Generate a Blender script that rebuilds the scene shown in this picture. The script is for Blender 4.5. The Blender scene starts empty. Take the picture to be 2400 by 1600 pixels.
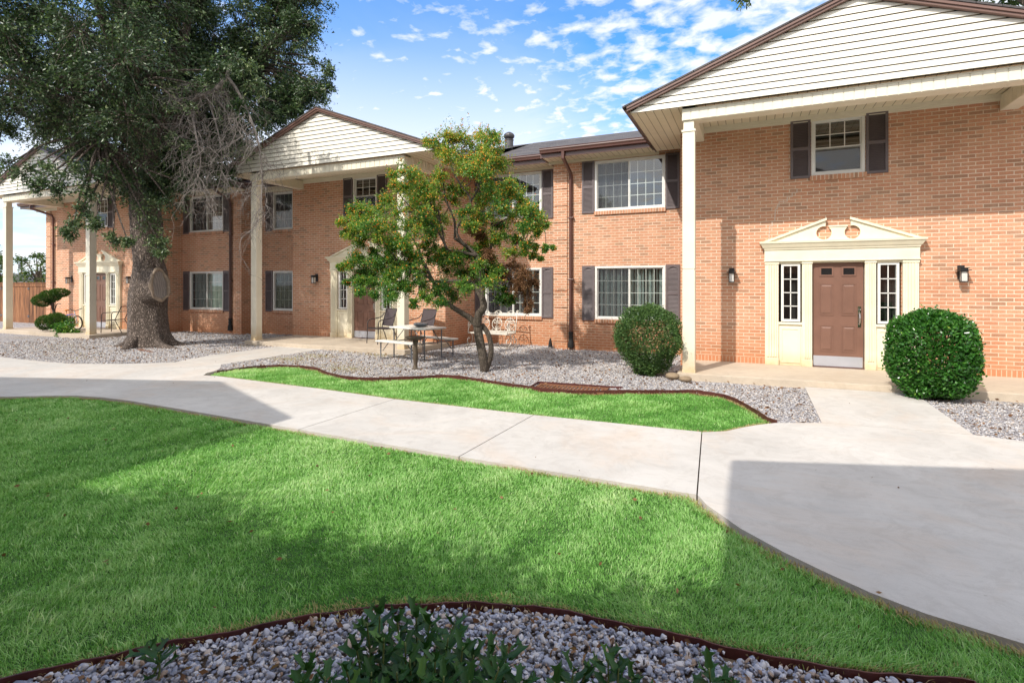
import bpy, bmesh, math, random
import numpy as np
from mathutils import Vector, Matrix
R = math.radians
random.seed(7)
rng = np.random.default_rng(11)
sc = bpy.context.scene
col = sc.collection
PI = math.pi

# ------------------------------------------------------------------ materials
def mat(name):
    m = bpy.data.materials.new(name); m.use_nodes = True
    nt = m.node_tree; b = nt.nodes['Principled BSDF']
    return m, nt, b
def N(nt, t, **kw):
    n = nt.nodes.new(t)
    for k, v in kw.items():
        if k in n.inputs: n.inputs[k].default_value = v
        else: setattr(n, k, v)
    return n
def lk(nt, a, b): nt.links.new(a, b)
def ramp(nt, fac, stops, interp='LINEAR'):
    r = nt.nodes.new('ShaderNodeValToRGB'); r.color_ramp.interpolation = interp
    e = r.color_ramp.elements
    while len(e) < len(stops): e.new(0.5)
    for i, (p, c) in enumerate(stops):
        e[i].position = p; e[i].color = (*c, 1) if len(c) == 3 else c
    if fac is not None: lk(nt, fac, r.inputs['Fac'])
    return r
def mix(nt, fac, a, b, mode='MIX'):
    n = nt.nodes.new('ShaderNodeMix'); n.data_type = 'RGBA'; n.blend_type = mode
    for sock, v in ((n.inputs[0], fac), (n.inputs[6], a), (n.inputs[7], b)):
        if isinstance(v, (int, float)): sock.default_value = v
        elif isinstance(v, tuple): sock.default_value = (*v, 1) if len(v) == 3 else v
        else: lk(nt, v, sock)
    return n.outputs[2]
def mth(nt, op, a, b=None, c=None):
    n = nt.nodes.new('ShaderNodeMath'); n.operation = op
    for i, v in enumerate((a, b, c)):
        if v is None: continue
        if isinstance(v, (int, float)): n.inputs[i].default_value = v
        else: lk(nt, v, n.inputs[i])
    return n.outputs[0]
def pos(nt):
    return nt.nodes.new('ShaderNodeNewGeometry').outputs['Position']
def bump(nt, b, h, strength=.3, dist=.01):
    n = nt.nodes.new('ShaderNodeBump'); n.inputs['Strength'].default_value = strength; n.inputs['Distance'].default_value = dist
    lk(nt, h, n.inputs['Height']); lk(nt, n.outputs[0], b.inputs['Normal'])
def noise(nt, vec, scale, detail=4, rough=.55, dist=0.):
    n = N(nt, 'ShaderNodeTexNoise', Scale=scale, Detail=detail, Roughness=rough, Distortion=dist)
    if vec is not None: lk(nt, vec, n.inputs['Vector'])
    return n.outputs['Fac']
def paint(name, c, rough=.55, var=.12, dirt=0., scale=3., metallic=0., spec=.5, grime=None):
    m, nt, b = mat(name); p = pos(nt)
    f = noise(nt, p, scale, 5, .6)
    lo = tuple(max(0, x*(1-var)) for x in c); hi = tuple(min(1, x*(1+var)) for x in c)
    out = ramp(nt, f, [(.3, lo), (.7, hi)]).outputs[0]
    if grime:
        # weathering that gathers near the ground
        sep = nt.nodes.new('ShaderNodeSeparateXYZ'); lk(nt, p, sep.inputs[0])
        g = mth(nt, 'MULTIPLY', mth(nt, 'SUBTRACT', 1.0, mth(nt, 'MINIMUM', mth(nt, 'MAXIMUM', mth(nt, 'DIVIDE', sep.outputs[2], grime[0]), 0), 1)), mth(nt, 'MULTIPLY', noise(nt, p, 5, 4, .7), 1.3))
        out = mix(nt, mth(nt, 'MINIMUM', g, 1), out, grime[1])
    lk(nt, out, b.inputs['Base Color'])
    b.inputs['Roughness'].default_value = rough; b.inputs['Metallic'].default_value = metallic
    b.inputs['Specular IOR Level'].default_value = spec
    bump(nt, b, noise(nt, p, 60, 3), .06, .003)
    return m
M = {}
def brick_mat(name, vertical=False):
    m, nt, b = mat(name); p = pos(nt)
    sep = nt.nodes.new('ShaderNodeSeparateXYZ'); lk(nt, p, sep.inputs[0])
    u = mth(nt, 'ADD', sep.outputs[0], sep.outputs[1])
    cmb = nt.nodes.new('ShaderNodeCombineXYZ')
    if vertical: lk(nt, sep.outputs[2], cmb.inputs[0]); lk(nt, u, cmb.inputs[1])
    else: lk(nt, u, cmb.inputs[0]); lk(nt, sep.outputs[2], cmb.inputs[1])
    v = cmb.outputs[0]
    wob = N(nt, 'ShaderNodeTexNoise', Scale=9., Detail=2.); lk(nt, p, wob.inputs['Vector'])
    va = nt.nodes.new('ShaderNodeVectorMath'); va.operation = 'MULTIPLY_ADD'
    lk(nt, wob.outputs['Color'], va.inputs[0]); va.inputs[1].default_value = (.006, .004, 0); lk(nt, v, va.inputs[2])
    def br(c1, c2, mo, off=0):
        t = nt.nodes.new('ShaderNodeTexBrick'); t.inputs['Scale'].default_value = 1
        t.inputs['Brick Width'].default_value = .206; t.inputs['Row Height'].default_value = .0677 if not vertical else .0685
        t.inputs['Mortar Size'].default_value = .0075; t.inputs['Mortar Smooth'].default_value = .25
        if vertical: t.offset = 0; t.inputs['Brick Width'].default_value = 3
        t.inputs['Color1'].default_value = (*c1, 1); t.inputs['Color2'].default_value = (*c2, 1); t.inputs['Mortar'].default_value = (*mo, 1)
        lk(nt, va.outputs[0], t.inputs['Vector']); return t
    t = br((0, 0, 0), (1, 1, 1), (.5, .5, .5))
    cr = ramp(nt, t.outputs['Color'], [(0, (.33, .20, .13)), (.13, (.40, .22, .14)), (.2, (.60, .27, .155)), (.45, (.66, .33, .20)), (.68, (.56, .24, .135)), (.85, (.70, .38, .24)), (1, (.58, .31, .19))])
    big = noise(nt, p, .9, 4, .6)
    c = mix(nt, .38, cr.outputs[0], ramp(nt, big, [(.3, (.56, .26, .15)), (.7, (.70, .40, .26))]).outputs[0])
    # fine speckle in each brick
    c = mix(nt, .35, c, ramp(nt, noise(nt, p, 55, 3, .7), [(.35, (.55, .5, .5)), (.65, (1.25, 1.2, 1.15))]).outputs[0], 'MULTIPLY')
    # damp red band at the foot of the wall
    low = mth(nt, 'SUBTRACT', 1, mth(nt, 'MINIMUM', mth(nt, 'MAXIMUM', mth(nt, 'DIVIDE', mth(nt, 'ADD', sep.outputs[2], mth(nt, 'MULTIPLY', big, .5)), 1.15), 0), 1))
    c = mix(nt, mth(nt, 'MULTIPLY', low, .8), c, (.50, .17, .06))
    eff = ramp(nt, noise(nt, p, 1.7, 6, .7, 1.2), [(.58, (0, 0, 0)), (.75, (1, 1, 1))]).outputs[0]
    c = mix(nt, mth(nt, 'MULTIPLY', eff, .22), c, (.68, .55, .44))
    mort = mix(nt, mth(nt, 'MULTIPLY', low, .6), ramp(nt, noise(nt, p, 3, 4), [(.3, (.66, .52, .38)), (.7, (.82, .68, .54))]).outputs[0], (.50, .27, .13))
    c = mix(nt, t.outputs['Fac'], c, mort)
    st_ = N(nt, 'ShaderNodeMapping'); st_.inputs['Scale'].default_value = (3.2, 3.2, .22); lk(nt, p, st_.inputs[0])
    c = mix(nt, .5, c, ramp(nt, noise(nt, st_.outputs[0], 1.0, 5, .65), [(.3, (.86, .84, .82)), (.7, (1.07, 1.07, 1.07))]).outputs[0], 'MULTIPLY')
    c = mix(nt, 1, c, (.99, .99, .975), 'MULTIPLY')
    lk(nt, c, b.inputs['Base Color']); b.inputs['Roughness'].default_value = .88
    h = mth(nt, 'ADD', mth(nt, 'MULTIPLY', t.outputs['Fac'], -1), mth(nt, 'MULTIPLY', noise(nt, p, 80, 3), .35))
    bump(nt, b, h, .55, .006)
    return m
M['brick'] = brick_mat('brick')
M['soldier'] = brick_mat('soldier_brick', True)
M['mortar'] = paint('repair_mortar', (.62, .52, .43), .9, .1)
M['cream'] = paint('cream_trim', (.80, .74, .60), .5, .05, grime=(.45, (.52, .36, .16)))
M['siding'] = paint('white_siding', (.85, .81, .71), .45, .04)
M['siding_gap'] = paint('siding_shadow_gap', (.30, .25, .17), .7, .1)
M['surround'] = paint('yellow_cream_paint', (.83, .765, .59), .5, .08, grime=(.3, (.62, .46, .24)))
M['brown_metal'] = paint('brown_metal', (.115, .052, .042), .32, .12, spec=.6)
M['rake'] = paint('rake_trim', (.185, .105, .085), .4, .12)
M['door'] = paint('door_paint', (.205, .108, .078), .38, .10)
M['shutter'] = paint('shutter_plastic', (.145, .118, .122), .5, .12)
M['vinyl'] = paint('window_vinyl', (.80, .79, .75), .4, .05)
M['steel'] = paint('kick_plate_steel', (.62, .65, .74), .28, .05, metallic=.6)
M['chrome'] = paint('handle_chrome', (.7, .68, .65), .2, .05, metallic=1.)
M['black'] = paint('black_metal', (.022, .021, .022), .45, .2)
M['lamp_glass'] = paint('frosted_glass', (.66, .64, .60), .35, .05)
M['grey_metal'] = paint('grey_metal', (.16, .17, .19), .45, .15, metallic=.4)
M['white_plastic'] = paint('white_plastic', (.80, .77, .70), .5, .07)
M['white_iron'] = paint('white_iron', (.72, .68, .60), .5, .12)
M['sling'] = paint('sling_fabric', (.075, .058, .062), .8, .25, scale=60)
M['chair_metal'] = paint('chair_metal', (.055, .048, .05), .4, .1)
M['bath'] = paint('bird_bath_stone', (.10, .075, .05), .7, .35, scale=18)
M['dish'] = paint('dish_grey', (.13, .15, .17), .35, .1)
M['vent'] = paint('vent_metal', (.10, .095, .10), .45, .25, metallic=.3)
M['edging'] = paint('edging_steel', (.085, .022, .018), .5, .35, scale=7)
M['rust'] = paint('grate_rust', (.20, .085, .04), .8, .35, scale=20)
M['stone'] = paint('round_rock', (.27, .2, .13), .85, .25, scale=12)
M['room'] = paint('dim_room', (.035, .034, .034), .9, .3)
M['blind'] = paint('vertical_blind', (.74, .88, .85), .6, .12, scale=8)
M['curtain'] = paint('curtain', (.22, .22, .23), .8, .15, scale=8)
M['blue_paint'] = paint('blue_paint', (.12, .12, .62), .35, .1)
M['white_paint'] = paint('white_paint', (.75, .75, .78), .35, .05)
M['orange'] = paint('orange_plastic', (.7, .25, .05), .4, .1)
M['rubber'] = paint('rubber', (.02, .02, .02), .8, .2)
M['grey_roof'] = paint('far_roof', (.13, .13, .145), .85, .15)
M['pale_wall'] = paint('far_wall', (.45, .42, .38), .85, .1)
M['pole_wood'] = paint('pole_wood', (.17, .14, .12), .85, .2)

def soffit_mat(name, axis):
    m, nt, b = mat(name); p = pos(nt)
    sep = nt.nodes.new('ShaderNodeSeparateXYZ'); lk(nt, p, sep.inputs[0])
    fr = mth(nt, 'FRACT', mth(nt, 'DIVIDE', sep.outputs[axis], .148))
    g = ramp(nt, fr, [(0, (.26, .20, .11)), (.05, (.30, .24, .14)), (.075, (.80, .73, .56)), (.97, (.83, .76, .60)), (1, (.3, .24, .14))]).outputs[0]
    g = mix(nt, .5, g, ramp(nt, noise(nt, p, 2.2, 4), [(.3, (.85, .83, .78)), (.7, (1.05, 1.03, 1))]).outputs[0], 'MULTIPLY')
    lk(nt, g, b.inputs['Base Color']); b.inputs['Roughness'].default_value = .5
    bump(nt, b, g, .4, .01)
    return m
M['soffit'] = soffit_mat('grooved_soffit', 0)
M['soffit_y'] = soffit_mat('grooved_side_panel', 1)

def shingle_mat():
    m, nt, b = mat('asphalt_shingle'); p = pos(nt)
    t = nt.nodes.new('ShaderNodeTexBrick'); lk(nt, p, t.inputs['Vector']); t.inputs['Scale'].default_value = 1
    t.inputs['Brick Width'].default_value = .3; t.inputs['Row Height'].default_value = .14; t.inputs['Mortar Size'].default_value = .006
    t.inputs['Color1'].default_value = (.075, .068, .07, 1); t.inputs['Color2'].default_value = (.13, .115, .11, 1); t.inputs['Mortar'].default_value = (.02, .02, .02, 1)
    c = mix(nt, .5, t.outputs[0], ramp(nt, noise(nt, p, 40, 3), [(.3, (.6, .6, .6)), (.7, (1.4, 1.4, 1.4))]).outputs[0], 'MULTIPLY')
    lk(nt, c, b.inputs['Base Color']); b.inputs['Roughness'].default_value = .9
    bump(nt, b, t.outputs['Fac'], -.5, .01)
    return m
M['shingle'] = shingle_mat()

def glass_mat():
    m = bpy.data.materials.new('window_glass'); m.use_nodes = True; nt = m.node_tree; nt.nodes.clear()
    out = nt.nodes.new('ShaderNodeOutputMaterial')
    tr = N(nt, 'ShaderNodeBsdfTransparent', Color=(.80, .85, .84, 1)); gl = N(nt, 'ShaderNodeBsdfGlossy', Color=(1, 1, 1, 1), Roughness=.02)
    fr = N(nt, 'ShaderNodeLayerWeight', Blend=.5)
    f2 = mth(nt, 'MULTIPLY_ADD', mth(nt, 'POWER', fr.outputs[1], 3.5), .80, .13)
    wob = nt.nodes.new('ShaderNodeBump'); wob.inputs['Strength'].default_value = .05; wob.inputs['Distance'].default_value = .02
    lk(nt, noise(nt, pos(nt), 1.4, 1), wob.inputs['Height']); lk(nt, wob.outputs[0], gl.inputs['Normal'])
    mx = nt.nodes.new('ShaderNodeMixShader'); lk(nt, f2, mx.inputs[0]); lk(nt, tr.outputs[0], mx.inputs[1]); lk(nt, gl.outputs[0], mx.inputs[2])
    lk(nt, mx.outputs[0], out.inputs[0])
    return m
M['glass'] = glass_mat()

def screen_mat():
    m = bpy.data.materials.new('insect_screen'); m.use_nodes = True; nt = m.node_tree; nt.nodes.clear()
    out = nt.nodes.new('ShaderNodeOutputMaterial'); tr = nt.nodes.new('ShaderNodeBsdfTransparent'); df = N(nt, 'ShaderNodeBsdfDiffuse', Color=(.09, .09, .10, 1))
    mx = nt.nodes.new('ShaderNodeMixShader'); mx.inputs[0].default_value = .38; lk(nt, tr.outputs[0], mx.inputs[1]); lk(nt, df.outputs[0], mx.inputs[2]); lk(nt, mx.outputs[0], out.inputs[0]); return m
M['screen'] = screen_mat()
def concrete_mat(name, c, stain):
    m, nt, b = mat(name); p = pos(nt)
    a = ramp(nt, noise(nt, p, .9, 6, .65, .6), [(.3, tuple(x*.84 for x in c)), (.7, tuple(min(1, x*1.07) for x in c))]).outputs[0]
    a = mix(nt, mth(nt, 'MULTIPLY', ramp(nt, noise(nt, p, .55, 5, .7, 1.5), [(.48, (0, 0, 0)), (.72, (1, 1, 1))]).outputs[0], .5), a, stain)
    a = mix(nt, .8, a, ramp(nt, noise(nt, p, 3.1, 6, .75, 2.0), [(.40, (.90, .89, .88)), (.52, (1, 1, 1)), (.60, (1, 1, 1)), (.75, (1.06, 1.05, 1.04))]).outputs[0], 'MULTIPLY')
    a = mix(nt, .25, a, ramp(nt, noise(nt, p, 130, 2), [(.3, (.8, .8, .8)), (.7, (1.1, 1.1, 1.1))]).outputs[0], 'MULTIPLY')
    # broom marks, scattered dark specks
    w = N(nt, 'ShaderNodeTexNoise', Scale=2.5, Detail=4.); mp = N(nt, 'ShaderNodeMapping'); mp.inputs['Scale'].default_value = (1, 9, 1); mp.inputs['Rotation'].default_value = (0, 0, .3)
    lk(nt, p, mp.inputs[0]); lk(nt, mp.outputs[0], w.inputs['Vector'])
    a = mix(nt, .35, a, ramp(nt, w.outputs['Fac'], [(.35, (.93, .93, .93)), (.65, (1.04, 1.04, 1.04))]).outputs[0], 'MULTIPLY')
    sp = ramp(nt, noise(nt, p, 22, 2, .4), [(.76, (0, 0, 0)), (.80, (1, 1, 1))]).outputs[0]
    a = mix(nt, mth(nt, 'MULTIPLY', sp, .4), a, (.25, .2, .15))
    lk(nt, a, b.inputs['Base Color']); b.inputs['Roughness'].default_value = .8
    bump(nt, b, mth(nt, 'ADD', noise(nt, p, 45, 4), mth(nt, 'MULTIPLY', w.outputs['Fac'], .8)), .22, .006)
    return m
M['concrete'] = concrete_mat('walk_concrete', (.60, .565, .52), (.60, .47, .36))
M['porch'] = concrete_mat('porch_concrete', (.58, .49, .385), (.50, .39, .28))

def gravel_mat(name, scale):
    m, nt, b = mat(name); p = pos(nt)
    v = N(nt, 'ShaderNodeTexVoronoi', Scale=scale); lk(nt, p, v.inputs['Vector'])
    sep = nt.nodes.new('ShaderNodeSeparateColor'); lk(nt, v.outputs['Color'], sep.inputs[0])
    c = ramp(nt, sep.outputs[0], [(0, (.25, .24, .26)), (.35, (.42, .41, .44)), (.65, (.56, .54, .55)), (.85, (.66, .60, .56)), (1, (.46, .36, .28))]).outputs[0]
    c = mix(nt, mth(nt, 'MULTIPLY', ramp(nt, noise(nt, p, .8, 5, .7, .8), [(.5, (0, 0, 0)), (.72, (1, 1, 1))]).outputs[0], .5), c, (.48, .38, .26))
    dk = ramp(nt, v.outputs['Distance'], [(0, (1, 1, 1)), (.55, (.8, .8, .8)), (.85, (.3, .28, .26))]).outputs[0]
    c = mix(nt, 1, c, dk, 'MULTIPLY')
    lk(nt, c, b.inputs['Base Color']); b.inputs['Roughness'].default_value = .85
    bump(nt, b, mth(nt, 'MULTIPLY', v.outputs['Distance'], -1), .9, .02)
    return m
M['gravel'] = gravel_mat('gravel_bed', 32)
def tint_mat(name, stops, rough=.8, trans=0., spec=.3, bumpy=0.):
    m, nt, b = mat(name)
    a = nt.nodes.new('ShaderNodeAttribute'); a.attribute_name = 'tint'
    r = ramp(nt, a.outputs['Fac'], stops)
    cc = r.outputs[0]
    lk(nt, cc, b.inputs['Base Color']); b.inputs['Roughness'].default_value = rough; b.inputs['Specular IOR Level'].default_value = spec
    if bumpy: bump(nt, b, noise(nt, pos(nt), 90, 3), bumpy, .004)
    if trans:
        out = nt.nodes['Material Output']
        tl = nt.nodes.new('ShaderNodeBsdfTranslucent'); lk(nt, mix(nt, 1, cc, (1.3, 1.5, .6), 'MULTIPLY'), tl.inputs[0])
        mx = nt.nodes.new('ShaderNodeMixShader'); mx.inputs[0].default_value = trans
        lk(nt, b.outputs[0], mx.inputs[1]); lk(nt, tl.outputs[0], mx.inputs[2]); lk(nt, mx.outputs[0], out.inputs[0])
    return m
M['stones'] = tint_mat('crushed_stone', [(0, (.20, .21, .27)), (.3, (.35, .37, .46)), (.6, (.52, .51, .56)), (.8, (.66, .63, .63)), (.93, (.48, .38, .31)), (1, (.34, .22, .15))], .8, bumpy=.4)
M['stones_pale'] = tint_mat('pale_crushed_stone', [(0, (.28, .26, .27)), (.3, (.42, .41, .43)), (.6, (.56, .545, .55)), (.8, (.68, .64, .61)), (.93, (.50, .41, .33)), (1, (.36, .25, .17))], .8, bumpy=.3)
M['blades'] = tint_mat('grass_blades', [(0, (.08, .26, .035)), (.45, (.25, .50, .13)), (.8, (.50, .70, .32)), (1, (.66, .76, .44))], .6, .28, .15)
M['dry'] = tint_mat('dry_grass', [(0, (.34, .23, .12)), (.6, (.50, .38, .19)), (1, (.28, .34, .10))], .8, .2)
M['oak_leaf'] = tint_mat('oak_leaves', [(0, (.016, .038, .015)), (.45, (.05, .098, .036)), (.8, (.14, .205, .085)), (1, (.36, .42, .22))], .42, .18, .5)
M['holly_leaf'] = tint_mat('yaupon_leaves', [(0, (.03, .10, .015)), (.45, (.085, .22, .035)), (.8, (.20, .34, .05)), (1, (.46, .45, .07))], .4, .3, .5)
M['brown_leaf'] = tint_mat('withered_leaves', [(0, (.10, .045, .022)), (.6, (.22, .11, .055)), (1, (.33, .19, .10))], .8, .2)
M['bush_leaf'] = tint_mat('bush_leaves', [(0, (.02, .09, .015)), (.5, (.05, .17, .025)), (.9, (.11, .28, .04)), (1, (.30, .44, .07))], .24, .22, .6)
M['shrub_leaf'] = tint_mat('shrub_leaves', [(0, (.03, .075, .02)), (.5, (.085, .17, .045)), (.9, (.17, .26, .07)), (1, (.30, .33, .12))], .5, .2, .4)
M['topiary_leaf'] = tint_mat('topiary_leaves', [(0, (.03, .07, .015)), (.6, (.07, .14, .03)), (1, (.14, .23, .05))], .6, .2)
M['spiky_leaf'] = tint_mat('glossy_holly_leaves', [(0, (.012, .045, .012)), (.6, (.034, .105, .022)), (.92, (.04, .12, .03)), (1, (.09, .20, .04))], .42, .1, .3)
M['berry'] = tint_mat('berries', [(0, (.62, .13, .02)), (.5, (.75, .28, .03)), (1, (.75, .46, .06))], .45)
M['far_leaf'] = tint_mat('distant_leaves', [(0, (.04, .08, .02)), (.6, (.09, .15, .04)), (1, (.2, .2, .06))], .7, .25)

def bark_mat(name, c1, c2, scale, st=1.):
    m, nt, b = mat(name); p = pos(nt)
    mp = N(nt, 'ShaderNodeMapping'); mp.inputs['Scale'].default_value = (1, 1, .38); lk(nt, p, mp.inputs[0])
    v = N(nt, 'ShaderNodeTexVoronoi', Scale=scale, feature='DISTANCE_TO_EDGE')
    wv = N(nt, 'ShaderNodeTexNoise', Scale=scale*.5, Detail=3.); lk(nt, mp.outputs[0], wv.inputs['Vector'])
    va = nt.nodes.new('ShaderNodeVectorMath'); va.operation = 'MULTIPLY_ADD'; lk(nt, wv.outputs['Color'], va.inputs[0]); va.inputs[1].default_value = (.09, .09, .09); lk(nt, mp.outputs[0], va.inputs[2])
    lk(nt, va.outputs[0], v.inputs['Vector'])
    h = ramp(nt, v.outputs['Distance'], [(0, (0, 0, 0)), (.25, (.8, .8, .8)), (1, (1, 1, 1))]).outputs[0]
    c = mix(nt, h, c1, ramp(nt, noise(nt, p, 6, 5, .7), [(.3, c2), (.7, tuple(min(1, x*1.45) for x in c2))]).outputs[0])
    lk(nt, c, b.inputs['Base Color']); b.inputs['Roughness'].default_value = .92
    bump(nt, b, mth(nt, 'ADD', h, mth(nt, 'MULTIPLY', noise(nt, p, 30, 4), .4)), st, .03)
    return m
M['oak_bark'] = bark_mat('oak_bark', (.07, .052, .042), (.27, .215, .18), 26)
M['thin_bark'] = bark_mat('smooth_bark', (.05, .038, .028), (.12, .095, .075), 30, .4)
M['scar_lip'] = paint('callus_wood', (.29, .225, .17), .9, .3, scale=14)
M['dead_wood'] = paint('dead_wood', (.19, .165, .15), .9, .35, scale=9)
def cut_mat():
    m, nt, b = mat('sawn_wood'); p = pos(nt)
    w = N(nt, 'ShaderNodeTexWave', Scale=5., Distortion=6., Detail=3.); w.wave_type = 'RINGS'; lk(nt, p, w.inputs['Vector'])
    c = ramp(nt, w.outputs['Fac'], [(0, (.20, .175, .165)), (1, (.28, .25, .235))]).outputs[0]
    c = mix(nt, .5, c, ramp(nt, noise(nt, p, 4, 5, .7), [(.3, (.65, .6, .55)), (.7, (1.2, 1.15, 1.1))]).outputs[0], 'MULTIPLY')
    lk(nt, c, b.inputs['Base Color']); b.inputs['Roughness'].default_value = .8; return m
M['cut'] = cut_mat()
def fence_mat():
    m, nt, b = mat('stained_fence'); p = pos(nt)
    sep = nt.nodes.new('ShaderNodeSeparateXYZ'); lk(nt, p, sep.inputs[0])
    mp = N(nt, 'ShaderNodeMapping'); mp.inputs['Scale'].default_value = (7, 7, .7); lk(nt, p, mp.inputs[0])
    c = ramp(nt, noise(nt, mp.outputs[0], 1.6, 6, .7), [(.32, (.06, .03, .018)), (.52, (.24, .105, .045)), (.72, (.42, .21, .10))]).outputs[0]
    fl = nt.nodes.new('ShaderNodeTexWhiteNoise'); fl.noise_dimensions = '1D'; lk(nt, mth(nt, 'FLOOR', mth(nt, 'DIVIDE', sep.outputs[0], .14)), fl.inputs['W'])
    c = mix(nt, .5, c, ramp(nt, fl.outputs[0], [(0, (.45, .42, .40)), (1, (1.25, 1.15, 1.05))]).outputs[0], 'MULTIPLY')
    lk(nt, c, b.inputs['Base Color']); b.inputs['Roughness'].default_value = .85; return m
M['fence'] = fence_mat()
def soil_mat(name, a, c):
    m, nt, b = mat(name); p = pos(nt)
    lk(nt, ramp(nt, noise(nt, p, 7, 6, .7), [(.3, a), (.7, c)]).outputs[0], b.inputs['Base Color'])
    b.inputs['Roughness'].default_value = .95; bump(nt, b, noise(nt, p, 40, 5, .7), .8, .02); return m
M['soil'] = soil_mat('soil', (.10, .07, .045), (.30, .21, .14))
M['turf'] = soil_mat('turf_base', (.025, .075, .012), (.07, .16, .03))
M['turf_light'] = soil_mat('turf_base_light', (.05, .12, .025), (.11, .22, .045))
M['field'] = soil_mat('dry_field', (.10, .13, .04), (.24, .22, .10))

# ------------------------------------------------------------------ mesh helpers
class MB:
    def __init__(s): s.v = []; s.f = []; s.m = []
    def add(s, vs, fs, mi=0):
        o = len(s.v); s.v += [tuple(q) for q in vs]; s.f += [tuple(i+o for i in f) for f in fs]; s.m += [mi]*len(fs)
    def box(s, x0, y0, z0, x1, y1, z1, mi=0):
        s.add([(x0,y0,z0),(x1,y0,z0),(x1,y1,z0),(x0,y1,z0),(x0,y0,z1),(x1,y0,z1),(x1,y1,z1),(x0,y1,z1)],
              [(0,3,2,1),(4,5,6,7),(0,1,5,4),(1,2,6,5),(2,3,7,6),(3,0,4,7)], mi)
    def prism_xz(s, pts, y0, y1, mi=0):      # outline in x,z (counter-clockwise seen from -Y), extruded along y
        n = len(pts)
        vs = [(x, y0, z) for x, z in pts] + [(x, y1, z) for x, z in pts]
        s.add(vs, [tuple(range(n)), tuple(range(2*n-1, n-1, -1))] + [(i, i+n, (i+1) % n+n, (i+1) % n) for i in range(n)], mi)
    def prism_xy(s, pts, z0, z1, mi=0):
        n = len(pts)
        vs = [(x, y, z1) for x, y in pts] + [(x, y, z0) for x, y in pts]
        s.add(vs, [tuple(range(n)), tuple(range(2*n-1, n-1, -1))] + [(i, i+n, (i+1) % n+n, (i+1) % n) for i in range(n)], mi)
    def tube(s, pts, rad, n=8, cap=True, mi=0, closed=False):
        P = [Vector(p) for p in pts]; k = len(P)
        if not hasattr(rad, '__len__'): rad = [rad]*k
        T = []
        for i in range(k):
            a = P[(i-1) % k] if (i or closed) else P[0]; b = P[(i+1) % k] if (i < k-1 or closed) else P[-1]
            t = (b-a); T.append(t.normalized() if t.length > 1e-9 else Vector((0, 0, 1)))
        u = T[0].orthogonal().normalized(); rings = []
        for i in range(k):
            u = (u - T[i]*u.dot(T[i]))
            u = u.normalized() if u.length > 1e-6 else T[i].orthogonal().normalized()
            w = T[i].cross(u)
            rings.append([P[i] + (u*math.cos(2*PI*j/n) + w*math.sin(2*PI*j/n))*rad[i] for j in range(n)])
        vs = [q for r_ in rings for q in r_]; fs = []
        for i in range(k-1 + (1 if closed else 0)):
            a = i*n; b = ((i+1) % k)*n
            fs += [(a+j, a+(j+1) % n, b+(j+1) % n, b+j) for j in range(n)]
        if cap and not closed: fs += [tuple(range(n-1, -1, -1)), tuple(range((k-1)*n, k*n))]
        s.add(vs, fs, mi)
    def rev(s, prof, c=(0, 0, 0), n=20, mi=0):      # profile r,z round the z axis
        vs = []; fs = []
        for r_, z in prof: vs += [(c[0]+r_*math.cos(2*PI*j/n), c[1]+r_*math.sin(2*PI*j/n), c[2]+z) for j in range(n)]
        for i in range(len(prof)-1):
            a = i*n; b = a+n; fs += [(a+j, a+(j+1) % n, b+(j+1) % n, b+j) for j in range(n)]
        fs += [tuple(range(n-1, -1, -1)), tuple(range((len(prof)-1)*n, len(prof)*n))]
        s.add(vs, fs, mi)
    def mesh(s, name, mats, smooth=False):
        me = bpy.data.meshes.new(name); me.from_pydata(s.v, [], s.f)
        for m_ in (mats if isinstance(mats, (list, tuple)) else [mats]): me.materials.append(m_)
        me.polygons.foreach_set('material_index', s.m)
        if smooth: me.polygons.foreach_set('use_smooth', [True]*len(s.f))
        me.update(); return me
    def build(s, name, mats, parent=None, smooth=False, loc=(0, 0, 0), bevel=0):
        o = inst(name, s.mesh(name, mats, smooth), parent, loc)
        if bevel:
            b = o.modifiers.new('b', 'BEVEL'); b.width = bevel; b.segments = 2; b.limit_method = 'ANGLE'
        return o
def inst(name, me, parent=None, loc=(0, 0, 0), rz=0):
    o = bpy.data.objects.new(name, me); col.objects.link(o); o.location = loc; o.rotation_euler = (0, 0, rz)
    if parent: o.parent = parent
    return o
def thing(name, label, cat, loc=(0, 0, 0), rz=0, group=None):
    o = bpy.data.objects.new(name, None); col.objects.link(o); o.location = loc; o.rotation_euler = (0, 0, rz)
    o['label'] = label; o['category'] = cat
    if group: o['group'] = group
    return o
def tag(o, label=None, cat=None, group=None, kind=None):
    if label: o['label'] = label
    if cat: o['category'] = cat
    if group: o['group'] = group
    if kind: o['kind'] = kind
    return o
def copy_tree(o, parent=None):
    c = o.copy(); col.objects.link(c); c.parent = parent
    for ch in list(o.children): copy_tree(ch, c)
    return c
def raw(name, V, F, tint, m, parent=None, smooth=False):
    """numpy mesh: V (n,3), F (k,s) uniform face size, tint per face"""
    me = bpy.data.meshes.new(name); k, s_ = F.shape
    me.vertices.add(len(V)); me.vertices.foreach_set('co', V.astype(np.float32).ravel())
    me.loops.add(k*s_); me.loops.foreach_set('vertex_index', F.astype(np.int32).ravel())
    me.polygons.add(k); me.polygons.foreach_set('loop_start', np.arange(0, k*s_, s_, dtype=np.int32)); me.polygons.foreach_set('loop_total', np.full(k, s_, np.int32))
    if smooth: me.polygons.foreach_set('use_smooth', np.ones(k, bool))
    a = me.attributes.new('tint', 'FLOAT', 'FACE'); a.data.foreach_set('value', tint.astype(np.float32))
    me.update(calc_edges=True); me.materials.append(m)
    return inst(name, me, parent)
def unit(n):
    v = rng.normal(size=(n, 3)); return v/np.linalg.norm(v, axis=1)[:, None]
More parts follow.
